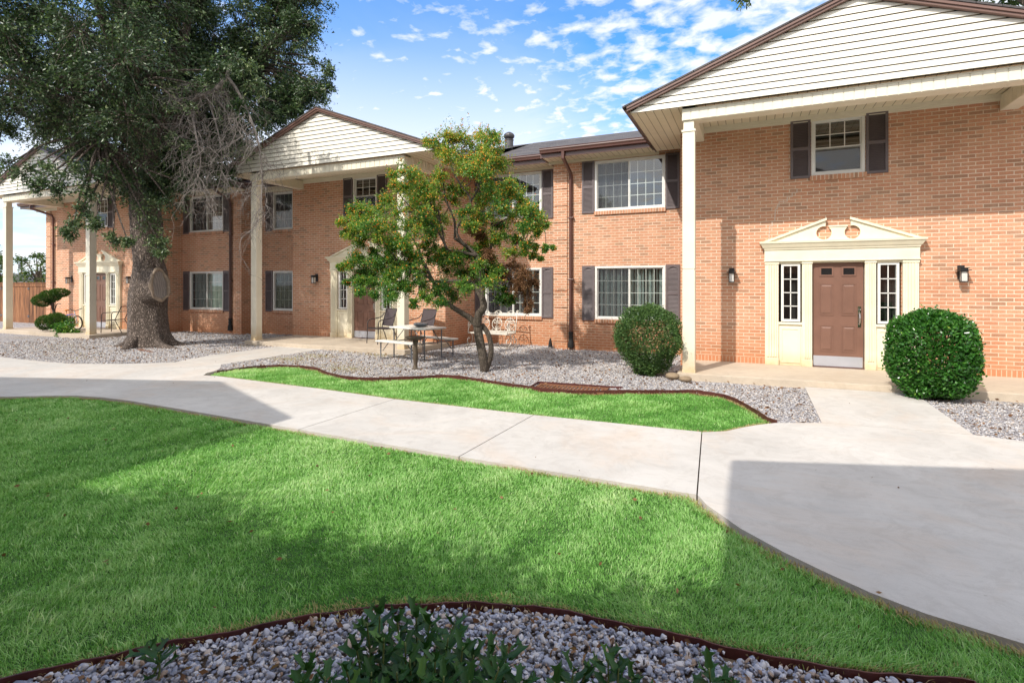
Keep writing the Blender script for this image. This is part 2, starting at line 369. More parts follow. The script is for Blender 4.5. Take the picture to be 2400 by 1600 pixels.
def nrm(v): return v/np.maximum(np.linalg.norm(v, axis=1)[:, None], 1e-9)
def leaves(C, D, L, Wd, tint, fold=.25, up=.0):
    """kite-shaped folded leaves: centre C, direction D, length L, width W -> V,F(quads folded as 2 tris)"""
    n = len(C); D = nrm(D); side = nrm(np.cross(D, unit(n) + np.array([0, 0, up]))); nn = np.cross(D, side)
    L = L[:, None]; Wd = Wd[:, None]
    a = C - D*L*.5; b = C + D*L*.5; m = C + D*L*.02 - nn*Wd*fold
    l = m + side*Wd*.5 + nn*Wd*fold*1.4; r = m - side*Wd*.5 + nn*Wd*fold*1.4
    V = np.stack([a, l, b, r], 1).reshape(-1, 3); i = np.arange(n)[:, None]*4
    F = np.concatenate([i+np.array([[0, 2, 1]]), i+np.array([[0, 3, 2]])], 0)
    return V, F, np.concatenate([tint, tint])
def inside(P, poly):
    x, y = P[:, 0], P[:, 1]; r_ = np.zeros(len(P), bool); j = len(poly)-1
    for i in range(len(poly)):
        xi, yi = poly[i]; xj, yj = poly[j]
        c = ((yi > y) != (yj > y)) & (x < (xj-xi)*(y-yi)/((yj-yi) if yj != yi else 1e-9)+xi)
        r_ ^= c; j = i
    return r_
def smooth_path(pts, k=6):
    P = [Vector((*p, 0)) if len(p) == 2 else Vector(p) for p in pts]; out = []
    for i in range(len(P)-1):
        p0 = P[max(i-1, 0)]; p1 = P[i]; p2 = P[i+1]; p3 = P[min(i+2, len(P)-1)]
        for t in [j/k for j in range(k)]:
            out.append(.5*((2*p1)+(p2-p0)*t+(2*p0-5*p1+4*p2-p3)*t*t+(3*p1-p0-3*p2+p3)*t**3))
    out.append(P[-1]); return out

# ------------------------------------------------------------------ camera, sun, sky
cam = bpy.data.cameras.new('camera'); co = bpy.data.objects.new('camera', cam); col.objects.link(co); sc.camera = co
co.location = (0, 0, 1.572); co.rotation_euler = (R(90), 0, R(24.121)); cam.sensor_width = 36; cam.lens = 1244.64/2400*36
cam.shift_y = -132.2/2400; cam.clip_end = 2000; cam.clip_start = .05
SX, SY, EL = .37, 1.0, 42.8
sd = Vector((SX, SY, 0)).normalized()*math.cos(R(EL)) + Vector((0, 0, -math.sin(R(EL))))
sun = bpy.data.lights.new('sun', 'SUN'); sun.energy = 4.3; sun.angle = R(.55); sun.color = (1, .94, .85)
so = bpy.data.objects.new('sun', sun); col.objects.link(so); so.rotation_euler = sd.to_track_quat('-Z', 'Y').to_euler(); so.location = (-5, -20, 30)
w = bpy.data.worlds.new('World'); sc.world = w; w.use_nodes = True; nt = w.node_tree; nt.nodes.clear()
out = nt.nodes.new('ShaderNodeOutputWorld'); bg = N(nt, 'ShaderNodeBackground', Strength=.15)
sky = nt.nodes.new('ShaderNodeTexSky'); sky.sky_type = 'NISHITA'; sky.sun_disc = False; sky.sun_elevation = R(EL)
sky.sun_rotation = math.atan2(-SX, -SY) % (2*PI); sky.air_density = 1.; sky.dust_density = .6; sky.ozone_density = 1.6
tc = nt.nodes.new('ShaderNodeTexCoord'); sp = nt.nodes.new('ShaderNodeSeparateXYZ'); lk(nt, tc.outputs['Generated'], sp.inputs[0])
zz = mth(nt, 'ADD', mth(nt, 'MAXIMUM', sp.outputs[2], 0), .09)
cb = nt.nodes.new('ShaderNodeCombineXYZ'); lk(nt, mth(nt, 'DIVIDE', sp.outputs[0], zz), cb.inputs[0]); lk(nt, mth(nt, 'DIVIDE', sp.outputs[1], zz), cb.inputs[1])
pl = cb.outputs[0]
# small puffs (altocumulus) masked to patches, and thin streaks
cell = noise(nt, pl, 10.5, 5, .55, .25)
patch = noise(nt, pl, .55, 3, .5, .3)
# more cover to the right of the view and toward the horizon
side_ = mth(nt, 'MULTIPLY_ADD', sp.outputs[0], .95, .38)
pm = mth(nt, 'ADD', patch, side_)
puff = ramp(nt, mth(nt, 'MULTIPLY_ADD', pm, .30, mth(nt, 'SUBTRACT', cell, .17)), [(.44, (0, 0, 0)), (.66, (1, 1, 1))]).outputs[0]
mp = N(nt, 'ShaderNodeMapping'); mp.inputs['Rotation'].default_value = (0, 0, R(35)); mp.inputs['Scale'].default_value = (.65, 1.1, 1); lk(nt, pl, mp.inputs[0])
band = ramp(nt, sp.outputs[2], [(0, (.3, .3, .3)), (.14, (.7, .7, .7)), (.24, (1, 1, 1)), (.34, (.75, .75, .75)), (.46, (0, 0, 0))]).outputs[0]
lside = ramp(nt, mth(nt, 'MULTIPLY', sp.outputs[0], -1), [(.15, (0, 0, 0)), (.42, (1, 1, 1)), (.70, (1, 1, 1)), (.86, (.3, .3, .3))]).outputs[0]
streak = ramp(nt, mth(nt, 'MULTIPLY_ADD', mth(nt, 'MULTIPLY', band, lside), .24, mth(nt, 'SUBTRACT', noise(nt, mp.outputs[0], .8, 7, .56, .6), .03)), [(.36, (0, 0, 0)), (.64, (1, 1, 1))]).outputs[0]
haze = ramp(nt, sp.outputs[2], [(0, (1, 1, 1)), (.10, (.75, .75, .75)), (.26, (.28, .28, .28)), (.42, (.0, .0, .0))]).outputs[0]
lowm = ramp(nt, sp.outputs[2], [(0, (1, 1, 1)), (.24, (.9, .9, .9)), (.40, (.32, .32, .32)), (.6, (.12, .12, .12))]).outputs[0]
cloud = mth(nt, 'MINIMUM', mth(nt, 'ADD', mth(nt, 'MAXIMUM', mth(nt, 'MULTIPLY', puff, .88), mth(nt, 'MULTIPLY', mth(nt, 'MULTIPLY', streak, lowm), .75)), mth(nt, 'MULTIPLY', haze, .55)), 1)
skyc = mix(nt, 1, sky.outputs[0], (.42, 1.32, 2.12), 'MULTIPLY')
cc = mix(nt, cloud, skyc, (7.3, 7.5, 7.8))
# bright haze added round the unseen sun as soft fill for the facades
dp = nt.nodes.new('ShaderNodeVectorMath'); dp.operation = 'DOT_PRODUCT'; lk(nt, tc.outputs['Generated'], dp.inputs[0]); dp.inputs[1].default_value = tuple(-sd)
fill_glow = mth(nt, 'POWER', mth(nt, 'MAXIMUM', dp.outputs['Value'], 0), 3.5)
cc = mix(nt, mth(nt, 'MULTIPLY', fill_glow, .9), cc, (15, 14.3, 13.2))
lk(nt, cc, bg.inputs['Color']); lk(nt, bg.outputs[0], out.inputs[0])
sc.view_settings.view_transform = 'Standard'; sc.view_settings.look = 'None'; sc.view_settings.exposure = 0
sc.render.engine = 'CYCLES'; sc.cycles.max_bounces = 5; sc.cycles.diffuse_bounces = 3; sc.cycles.glossy_bounces = 2; sc.cycles.transmission_bounces = 2; sc.cycles.transparent_max_bounces = 8
sc.cycles.use_denoising = True

# ------------------------------------------------------------------ the apartment building
PORT = [('R', 1.525, 11.75), ('M', -10.348, 12.514), ('L', -21.722, 11.62)]
BX = 2.867; EZ = 4.84          # block half-width, soffit height
bld = thing('apartment_building', 'long two storey orange brick apartment building with three white gabled porches', 'building', (0, 0, 0))
foot = [(-27.76, 12.75), (-24.59, 12.75), (-24.59, 11.62), (-18.855, 11.62), (-18.855, 12.75), (-15.79, 12.75), (-15.79, 13.3), (-13.215, 13.3),
        (-13.215, 12.514), (-7.60, 12.514), (-7.60, 13.8), (-4.72, 13.8), (-4.72, 13.3), (-1.342, 13.3), (-1.342, 11.75), (4.392, 11.75), (4.392, 13.3), (8.5, 13.3), (8.5, 21), (-27.76, 21)]
# windows: (centre x, wall y, z0, z1, width, kind)
WINS = []
def slide(xc, y, up, kind): WINS.append((xc, y, 3.455 if up else .70, 4.735 if up else 2.05, 1.75, kind))
slide(-2.75, 13.3, 1, 'slide_clear'); slide(-2.745, 13.3, 0, 'slide_blind')
slide(-6.15, 13.8, 1, 'slide_clear'); slide(-6.15, 13.8, 0, 'slide_blind2')
slide(-14.07, 13.3, 1, 'slide_clear'); slide(-14.07, 13.3, 0, 'slide_blind2')
slide(-17.57, 12.75, 1, 'slide_clear'); slide(-17.57, 12.75, 0, 'slide_blind')
slide(-25.25, 12.75, 1, 'slide_clear'); slide(-25.25, 12.75, 0, 'slide_blind')
slide(6.4, 13.3, 1, 'slide_clear'); slide(6.4, 13.3, 0, 'slide_blind')
for n_, px_, py_ in PORT: WINS.append((px_, py_, 3.68, 4.765, .88, 'hung'))
wall = MB()
ZB, ZT, RV = -.4, EZ+.06, .10
for i in range(len(foot)):
    (x0, y0), (x1, y1) = foot[i], foot[(i+1) % len(foot)]
    holes = []
    if y0 == y1 and x1 > x0:
        holes = [(xc-w_/2, xc+w_/2, a, b_) for xc, y_, a, b_, w_, k_ in WINS if abs(y_-y0) < .01 and x0 < xc < x1]
        for n_, px_, py_ in PORT:
            if abs(py_-y0) < .01 and x0 < px_ < x1: holes.append((px_-1.0, px_+1.0, -.2, 2.12))
    if not holes:
        wall.add([(x0, y0, ZB), (x1, y1, ZB), (x1, y1, ZT), (x0, y0, ZT)], [(0, 1, 2, 3)]); continue
    xs = sorted({x0, x1} | {h[0] for h in holes} | {h[1] for h in holes}); zs = sorted({ZB, ZT} | {h[2] for h in holes} | {h[3] for h in holes})
    for a in range(len(xs)-1):
        for b_ in range(len(zs)-1):
            cx, cz = (xs[a]+xs[a+1])/2, (zs[b_]+zs[b_+1])/2
            if any(h[0] < cx < h[1] and h[2] < cz < h[3] for h in holes): continue
            wall.add([(xs[a], y0, zs[b_]), (xs[a+1], y0, zs[b_]), (xs[a+1], y0, zs[b_+1]), (xs[a], y0, zs[b_+1])], [(0, 1, 2, 3)])
    for h in holes:
        p = [(h[0], h[2]), (h[1], h[2]), (h[1], h[3]), (h[0], h[3])]
        for j in range(4):
            a, b_ = p[j], p[(j+1) % 4]
            wall.add([(a[0], y0, a[1]), (a[0], y0+RV, a[1]), (b_[0], y0+RV, b_[1]), (b_[0], y0, b_[1])], [(0, 1, 2, 3)])
wall.build('brick_wall', M['brick'], bld)
# quoin bands at the wing ends: blocks two to three courses high with thin gaps
def quoins(x0, x1, y):
    q = MB(); z = -.35; h = .445
    while z < EZ-.12:
        q.box(x0, y-.028, z, x1, y+.02, min(z+h-.022, EZ-.08)); z += h
    q.build('quoin_band', M['brick'], bld)
quoins(-4.74, -4.36, 13.3); quoins(-16.17, -15.78, 12.75); quoins(-27.78, -27.42, 12.75)
# soldier course above the porch slabs
for n_, px_, py_ in PORT:
    for xa, xb in ((px_-BX-.003, px_-1.249), (px_+1.249, px_+BX+.003)):
        s_ = MB(); s_.box(xa, py_-.006, -.02, xb, py_+.02, .115); s_.build('soldier_course', M['soldier'], bld)

# pale stepped mortar repair left of the near pediment
mp_ = MB(); q_ = [(1868, 442), (1845, 462), (1826, 473), (1817, 490), (1816, 507), (1804, 530), (1801, 566)]
def wallpt(px, py, Y):
    u = (px-1200)/1244.64; a = R(24.121); d = Y/(math.cos(a)+u*math.sin(a)); return d*(-math.sin(a)+u*math.cos(a)), 1.572+d*(667.77-py)/1244.64
for k_ in range(len(q_)-1):
    (xa, za), (xb, zb_) = wallpt(*q_[k_], 11.75), wallpt(*q_[k_+1], 11.75); n_ = max(1, int((za-zb_)/.0677))
    for j in range(n_):
        z0 = za+(zb_-za)*j/n_; z1 = za+(zb_-za)*(j+1)/n_; x0 = xa+(xb-xa)*j/n_; x1 = xa+(xb-xa)*(j+1)/n_
        mp_.box(x0-.008, 11.7475, z1, x0+.008, 11.751, z0); mp_.box(min(x0, x1)-.008, 11.7475, z1-.007, max(x0, x1)+.008, 11.751, z1+.004)
mp_.build('mortar_repair', M['mortar'], bld)

# ---- window kit (local origin: centre of the sill line, face of the wall at y=0)
def frame_box(mb, x0, x1, z0, z1, t, ya, yb):
    mb.box(x0, ya, z0, x1, yb, z0+t); mb.box(x0, ya, z1-t, x1, yb, z1); mb.box(x0, ya, z0+t, x0+t, yb, z1-t); mb.box(x1-t, ya, z0+t, x1, yb, z1-t)
_cache = {}; win_screens = {}
def win_kit(w_, h_, kind):
    k = (w_, round(h_, 3), kind)
    if k in _cache: return _cache[k]
    fr = MB(); gl = MB(); bl = MB(); rm = MB(); sc_ = MB()
    frame_box(fr, -w_/2, w_/2, 0, h_, .05, -.012, .085)
    if kind.startswith('slide'):
        for s_, yy in ((-1, .035), (1, .02)):
            x0, x1 = (-w_/2+.045, .025) if s_ < 0 else (-.025, w_/2-.045)
            frame_box(fr, x0, x1, .045, h_-.045, .032, yy, yy+.03)
            gx0, gx1 = x0+.03, x1-.03
            for j in range(1, 4): x = gx0+(gx1-gx0)*j/4; fr.box(x-.008, yy+.012, .07, x+.008, yy+.02, h_-.07)
            for j in range(1, 4): z = .07+(h_-.14)*j/4; fr.box(gx0, yy+.010, z-.008, gx1, yy+.018, z+.008)
            gl.add([(gx0-.005, yy+.006, .06), (gx1+.005, yy+.006, .06), (gx1+.005, yy+.006, h_-.06), (gx0-.005, yy+.006, h_-.06)], [(0, 1, 2, 3)])
    else:
        zm = h_*.47
        frame_box(fr, -w_/2+.045, w_/2-.045, zm-.02, h_-.045, .032, .035, .065); frame_box(fr, -w_/2+.045, w_/2-.045, .045, zm+.02, .032, .01, .04)
        for j in (1, 2): x = -w_/2+.08+(w_-.16)*j/3; fr.box(x-.008, .045, zm, x+.008, .055, h_-.07)
        z = (zm+h_-.04)/2; fr.box(-w_/2+.07, .044, z-.008, w_/2-.07, .052, z+.008)
        for z0, z1, yy in ((zm, h_-.06, .058), (.06, zm, .03)):
            gl.add([(-w_/2+.06, yy, z0), (w_/2-.06, yy, z0), (w_/2-.06, yy, z1), (-w_/2+.06, yy, z1)], [(0, 1, 2, 3)])
    rm.box(-w_/2+.01, .42, .0, w_/2-.01, .44, h_)
    for sx_ in (-1, 1): rm.box(sx_*(w_/2)-.01, .10, 0, sx_*(w_/2)+.01, .42, h_)
    if 'blind' in kind:
        n = 18
        for j in range(n):
            x = -w_/2+.09+(w_-.18)*(j+.5)/n; a = R(58+9*math.sin(j*2.1)); dx, dy = .045*math.cos(a), .045*math.sin(a)
            bl.add([(x-dx, .16-dy, .03), (x+dx, .16+dy, .03), (x+dx, .16+dy, h_-.04), (x-dx, .16-dy, h_-.04)], [(0, 1, 2, 3)])
    elif kind == 'slide_clear':
        n = 60; prev = None
        for j in range(n+1):
            x = -w_/2+.05+(w_-.10)*j/n; yy = .2+.022*math.sin(j*1.15)
            if prev is not None and not j > 30: bl.add([(prev[0], prev[1], .0), (x, yy, .0), (x, yy, h_), (prev[0], prev[1], h_)], [(0, 1, 2, 3)])
            prev = (x, yy)
    else:
        for j in range(7): z = h_-.08-j*.085; bl.add([(-w_/2+.06, .14, z), (w_/2-.06, .14, z), (w_/2-.06, .17, z+.03), (-w_/2+.06, .17, z+.03)], [(0, 1, 2, 3)])
    if kind.startswith('slide'): sc_.add([(-w_/2+.07, .028, .07), (.0, .028, .07), (.0, .028, h_-.07), (-w_/2+.07, .028, h_-.07)], [(0, 1, 2, 3)])
    else: sc_.add([(-w_/2+.07, .006, .07), (w_/2-.07, .006, .07), (w_/2-.07, .006, zm), (-w_/2+.07, .006, zm)], [(0, 1, 2, 3)])
    win_screens[k] = sc_.mesh('insect_screen', M['screen'])
    r_ = (fr.mesh('window_frame', M['vinyl']), gl.mesh('pane', M['glass']), bl.mesh('blinds', M['blind'] if kind == 'slide_blind' else M['curtain']), rm.mesh('room', M['room']))
    _cache[k] = r_; return r_
def shutter_mesh(w_, h_, arch):
    s_ = MB(); t = .045
    frame_box(s_, -w_/2, w_/2, 0, h_, t, -.035, -.003); zm = h_*.5
    s_.box(-w_/2+t, -.034, zm-.03, w_/2-t, -.003, zm+.03); s_.box(-w_/2+t, -.008, t, w_/2-t, -.003, h_-t)
    for z0, z1 in ((t, zm-.03), (zm+.03, h_-t)):
        top = z1 - (.055 if arch and z1 > zm+.05 else 0); n = int((top-z0)/.030)
        for j in range(n):
            z = z0+(top-z0)*(j+.1)/n; d = (top-z0)/n
            s_.add([(-w_/2+t, -.030, z), (w_/2-t, -.030, z), (w_/2-t, -.012, z+d*.85), (-w_/2+t, -.012, z+d*.85)], [(0, 1, 2, 3)])
        if top < z1:
            pts = [(-w_/2+t, z1), (-w_/2+t, top)] + [(x, top+.045*max(0., math.sin(PI*(x+w_/2-t)/(w_-2*t)))**1.6) for x in np.linspace(-w_/2+t, w_/2-t, 9)] + [(w_/2-t, z1)]
            s_.prism_xz(pts, -.031, -.005)
    return s_.mesh('shutter', M['shutter'])
SH = {(a, b_): shutter_mesh(a, c_, b_) for a, b_, c_ in ((.325, True, 1.40), (.325, False, 1.34))}
SH[(.345, False)] = shutter_mesh(.345, 1.14, False)
def sill_mesh(w_):
    s_ = MB(); n = int(w_/.07)
    for j in range(n): x = -w_/2+w_*j/n; s_.box(x+.003, -.045, -.095, x+w_/n-.003, .06, -.004)
    s_.box(-w_/2, -.037, -.092, w_/2, .055, -.008)
    return s_.mesh('brick_sill', M['soldier'])
SILL = {a: sill_mesh(a) for a in (1.78, .93)}
for xc, y_, z0, z1, w_, kind in WINS:
    fr, gl, bl, rm = win_kit(w_, z1-z0, kind)
    o = inst('window', fr, bld, (xc, y_, z0)); inst('pane', gl, o); inst('blinds', bl, o); inst('dark_interior', rm, o); inst('insect_screen', win_screens[(w_, round(z1-z0, 3), kind)], o)
    inst('window_sill', SILL[1.78 if w_ > 1 else .93], bld, (xc, y_, z0))
    up = z0 > 2; sw_ = .345 if w_ < 1 else .325; hh = 1.14 if w_ < 1 else (1.34 if up else 1.40)
    for s_ in (-1, 1):
        x = xc+s_*(w_/2+sw_/2+.012)
        if xc == -25.25 and s_ < 0: pass
        inst('shutter', SH[(sw_, (w_ > 1 and not up))], bld, (x, y_, (z0+z1)/2-hh/2-.01))

# ---- porch kit
def porch(px_, py_, first=False):
    P_ = lambda mb, name, m_, par=bld, **k: mb.build(name, m_, par, loc=(px_, py_, 0), **k)
    CW, CD, CS, BZ, TZ = 2.636, 1.737, .213, 4.53, 4.735
    for s_ in (-1, 1):
        c = MB(); x0 = s_*CW if s_ < 0 else CW-CS; x1 = x0+CS; y0 = -CD; y1 = -CD+.2
        c.box(x0, y0, 0, x1, y1, 1.84); c.box(x0+.006, y0+.006, 1.84, x1-.006, y1-.006, 1.862); c.box(x0, y0, 1.862, x1, y1, BZ-.17); c.box(x0+.016, y0+.016, BZ-.17, x1-.016, y1-.016, BZ)
        co_ = P_(c, 'column', M['cream'], bevel=.005)
        b = MB(); b.box(x0-.014, y0-.014, BZ-.20, x1+.014, y1+.014, BZ-.165); b.build('column_cap', M['cream'], co_)
        b = MB(); b.box(x0-.006, y0-.006, 0, x1+.006, y1+.006, .05); b.build('column_base', M['cream'], co_)
    # front beam: grooved face panel, plain underside
    b = MB(); b.box(-CW-.006, -CD-.012, BZ, CW+.006, -CD+.27, TZ); P_(b, 'front_beam', M['cream'])
    b = MB(); n = 36
    for j in range(n):
        x = -CW+2*CW*j/n
        b.box(x+.008, -CD-.022, BZ+.008, x+2*CW/n-.008, -CD-.012, TZ-.018)
    b.box(-CW-.006, -CD-.03, TZ-.02, CW+.006, -CD-.012, TZ); P_(b, 'beam_panel', M['cream'])
    for s_ in (-1, 1):
        b = MB(); x0 = s_*CW if s_ < 0 else CW-.24; b.box(x0, -CD+.27, BZ+.03, x0+.24, -.004, EZ-.02); so_ = P_(b, 'side_beam', M['cream'])
        for xa in (x0-.008, x0+.24):
            b = MB()
            for j in range(9):
                y = -CD+.29+(CD-.31)*j/9; b.box(xa, y+.006, BZ+.035, xa+.008, y+(CD-.31)/9-.006, EZ-.04)
            b.build('grooved_panel', M['cream'], so_)
    c = MB(); c.box(-CW+.2, -CD+.25, EZ+.005, CW-.2, -.004, EZ+.03); P_(c, 'porch_ceiling', M['soffit'])
    c = MB(); c.box(-BX+.2, -.05, EZ-.075, BX-.2, -.004, EZ+.004); c.box(-BX+.2, -.03, EZ-.115, BX-.2, -.004, EZ-.076); P_(c, 'wall_trim', M['cream'])
    # gable
    AD, AX, AZ, E0 = 1.833, 3.547, 6.127, 4.76
    sl = (AZ-4.80)/AX; hw = lambda z: min(AX, max(0, (AZ-z)/sl))
    g = MB(); rows = 12; hgt = (AZ-.02-E0)/rows
    for j in range(rows):
        z0 = E0+hgt*j; z1 = z0+hgt-.017; a, c_ = hw(z0), hw(z1); dz = z1-z0
        ya, yb = -AD-.016, -AD-.002
        g.add([(-a, ya, z0), (a, ya, z0), (c_, yb, z1), (-c_, yb, z1)], [(0, 1, 2, 3)], 0)
        g.add([(-a, ya, z0), (-a, -AD+.02, z0), (a, -AD+.02, z0), (a, ya, z0)], [(0, 1, 2, 3)], 1)
    g.add([(-AX, -AD+.004, E0), (AX, -AD+.004, E0), (0, -AD+.004, AZ)], [(0, 1, 2)], 1)
    go = P_(g, 'gable_siding', [M['siding'], M['siding_gap']])
    rk = MB(); ya, yb = -AD-.09, -AD-.022
    for s_ in (-1, 1):
        e = 3.60; zt = lambda x: AZ+.085-sl*abs(x); zb = lambda x: AZ-.0-sl*abs(x)
        q = [(0, ya, zb(0)), (s_*e, ya, zb(e)), (s_*e, ya, zt(e)), (0, ya, zt(0)), (0, yb, zb(0)), (s_*e, yb, zb(e)), (s_*e, yb, zt(e)), (0, yb, zt(0))]
        rk.add(q, [(0, 1, 2, 3), (7, 6, 5, 4), (0, 4, 5, 1), (3, 2, 6, 7), (1, 5, 6, 2)])
        q = [(x_, y_-.022 if k_ < 4 else y_, z_) for k_, (x_, y_, z_) in enumerate([(0, ya, zt(0)-.045), (s_*e, ya, zt(e)-.045), (s_*e, ya, zt(e)), (0, ya, zt(0)), (0, ya-.001, zt(0)-.045), (s_*e, ya-.001, zt(e)-.045), (s_*e, ya-.001, zt(e)), (0, ya-.001, zt(0))])]
        rk.add(q, [(0, 1, 2, 3), (0, 4, 5, 1), (3, 2, 6, 7)])
    P_(rk, 'rake_trim', M['rake'])
    # side eaves: soffit, fascia with gutter lip
    for s_ in (-1, 1):
        f_ = MB(); xi, xo = CW+.003, 3.56; x0, x1 = (xi, xo) if s_ > 0 else (-xo, -xi)
        f_.box(x0, -AD+.0, EZ-.07, x1, 1.25, EZ-.045)
        P_(f_, 'eave_soffit', M['soffit'])
        f_ = MB(); x0 = s_*3.56; f_.box(min(x0, x0+s_*.03), -AD-.03, EZ-.085, max(x0, x0+s_*.03), 1.28, EZ+.06)
        x2 = x0+s_*.03; f_.box(min(x2, x2+s_*.08), -AD-.02, EZ-.02, max(x2, x2+s_*.08), 1.35, EZ+.075)
        P_(f_, 'eave_fascia', M['brown_metal'])
    # roof slabs with shingle edge
    r_ = MB()
    for s_ in (-1, 1):
        e = 3.68; za = lambda x: AZ+.088-sl*abs(x)
        q = []
        for dz in (0, .03): q += [(0, -AD-.125, za(0)+dz), (s_*e, -AD-.125, za(e)+dz), (s_*e, 4.2, za(e)+dz), (0, 4.2, za(0)+dz)]
        r_.add(q, [(0, 1, 2, 3), (4, 5, 6, 7), (0, 1, 5, 4), (1, 2, 6, 5), (2, 3, 7, 6)])
    P_(r_, 'porch_roof', M['shingle'])
    # ---- entrance
    y0 = -.002
    sr = MB(); SW = 1.248; m_ = M['surround']
    def pil(x0, x1, zt):
        sr.box(x0, -.075, 0, x1, .10, zt); w_ = x1-x0; n = 4 if w_ > .19 else 3
        for j in range(n):
            xa = x0+.028+(w_-.056)*j/n; sr.box(xa+.009, -.095, .16, xa+(w_-.056)/n-.007, -.075, zt-.06)
        sr.box(x0-.008, -.09, zt-.05, x1+.008, .10, zt); sr.box(x0-.004, -.088, 0, x1+.004, .10, .13)
    for s_ in (-1, 1):
        for a, b_ in ((1.01, 1.248), (.43, .60)):
            x0, x1 = sorted((s_*a, s_*b_)); pil(x0, x1, 2.03)
        x0, x1 = sorted((s_*.60, s_*1.01))          # panel below the side light
        sr.box(x0, -.035, 0, x1, .10, .80); frame_box(sr, x0+.03, x1-.03, .05, .74, .035, -.047, -.035); sr.box(x0-.0, -.07, .80, x1+.0, .10, .845)
        sr.box(x0, -.06, 1.985, x1, .10, 2.03)
    sr.box(-SW-.01, -.095, 2.03, SW+.01, .10, 2.26)
    sr.box(-SW-.02, -.11, 2.03, SW+.02, -.095, 2.055); sr.box(-.43, -.055, 2.0, .43, .10, 2.03)
    P_(sr, 'door_surround', m_, bevel=.003)
    pd = MB()
    def cap(z0, z1, h0, h1):
        pd.add([(-h0, -.10-(h0-1.25), z0), (h0, -.10-(h0-1.25), z0), (h0, -.003, z0), (-h0, -.003, z0), (-h1, -.10-(h1-1.25), z1), (h1, -.10-(h1-1.25), z1), (h1, -.003, z1), (-h1, -.003, z1)],
               [(3, 2, 1, 0), (4, 5, 6, 7), (0, 1, 5, 4), (1, 2, 6, 5), (3, 0, 4, 7)])
    cap(2.26, 2.30, 1.262, 1.275); cap(2.30, 2.385, 1.285, 1.335); cap(2.385, 2.42, 1.345, 1.35)
    def half(s_):
        cx, cz, r_ = .232, 2.565, .128
        a0, a1 = math.atan2(.105, -.013+.0), math.atan2(.10, -.08)
        out_ = [(1.20, 2.42), (.205, 2.805), (.205, 2.675)]
        for j in range(17):
            a = R(100) - R(320)*j/16 if False else R(102-(102+228)*j/16)
            out_.append((cx+r_*math.cos(a), cz+r_*math.sin(a)))
        out_ += [(.125, 2.68), (0, 2.68), (0, 2.42)]
        if s_ < 0: out_ = [(-x, z) for x, z in out_]; 
        else: out_ = out_
        return out_
    import mathutils
    for s_ in (-1, 1):
        pts = half(s_); 
        if s_ > 0: pts = pts[::-1]
        pts2 = pts
        nP = len(pts2); tris = mathutils.geometry.tessellate_polygon([[Vector((x, z, 0)) for x, z in pts2]])
        ya, yb = -.06, -.003
        vs = [(x, ya, z) for x, z in pts2]+[(x, yb, z) for x, z in pts2]
        pd.add(vs, [tuple(t) for t in tris]+[(i, (i+1) % nP, (i+1) % nP+nP, i+nP) for i in range(nP)])
        # raking cap
        q = []
        for yy in (-.10, -.004):
            q += [(s_*1.20, yy, 2.42), (s_*.19, yy, 2.805), (s_*.19, yy, 2.85), (s_*1.30, yy, 2.425)]
        pd.add(q, [(0, 1, 2, 3), (7, 6, 5, 4), (0, 4, 5, 1), (1, 5, 6, 2), (2, 6, 7, 3)])
    pd.box(-.155, -.075, 2.675, .155, -.004, 2.70)
    P_(pd, 'door_pediment', m_)
    for s_ in (-1, 1):
        x = s_*.795; w_ = .33; fr = MB(); frame_box(fr, -w_/2, w_/2, .86, 1.985, .042, -.045, .06)
        fr.box(-.008, -.02, .89, .008, -.006, 1.95)
        for j in (1, 2, 3): z = .895+(1.055)*j/4; fr.box(-w_/2+.03, -.02, z-.008, w_/2-.03, -.007, z+.008)
        f_ = inst('side_light', fr.mesh('side_light', M['vinyl']), bld, (px_+x, py_, 0))
        gl = MB(); gl.add([(-w_/2+.03, .0, .88), (w_/2-.03, .0, .88), (w_/2-.03, .0, 1.96), (-w_/2+.03, .0, 1.96)], [(0, 1, 2, 3)]); gl.build('pane', M['glass'], f_)
        gl = MB(); gl.box(-w_/2, .3, .7, w_/2, .32, 2.1); gl.box(-w_/2-.012, .1, .7, -w_/2, .3, 2.1); gl.box(w_/2, .1, .7, w_/2+.012, .3, 2.1); gl.build('dark_interior', M['room'], f_)
    d = MB(); DW = .416; dy = .015
    d.box(-DW, dy, .008, DW, dy+.045, 2.0)
    for s_ in (-1, 1):
        for z0, z1 in ((.30, .80), (.99, 1.60)):
            x0, x1 = sorted((s_*.065, s_*.30)); frame_box(d, x0, x1, z0, z1, .016, dy-.008, dy)
            d.add([(x0+.03, dy-.001, z0+.03), (x1-.03, dy-.001, z0+.03), (x1-.03, dy-.001, z1-.03), (x0+.03, dy-.001, z1-.03), (x0+.055, dy-.011, z0+.055), (x1-.055, dy-.011, z0+.055), (x1-.055, dy-.011, z1-.055), (x0+.055, dy-.011, z1-.055)],
                  [(4, 5, 6, 7), (0, 1, 5, 4), (1, 2, 6, 5), (2, 3, 7, 6), (3, 0, 4, 7)])
        x0, x1 = sorted((s_*.065, s_*.30)); frame_box(d, x0, x1, 1.74, 1.92, .028, dy-.014, dy)
    do = P_(d, 'entry_door', M['door'])
    for s_ in (-1, 1):
        g = MB(); x0, x1 = sorted((s_*.093, s_*.272)); g.add([(x0, dy-.004, 1.768), (x1, dy-.004, 1.768), (x1, dy-.004, 1.892), (x0, dy-.004, 1.892)], [(0, 1, 2, 3)])
        g.build('door_glass', M['glass_dark'], do)
    k = MB(); k.box(-DW+.012, dy-.006, .02, DW-.012, dy-.0, .215); k.build('kick_plate', M['steel'], do)
    h = MB(); hx = DW-.065
    h.box(hx-.025, dy-.010, .78, hx+.025, dy, 1.17)
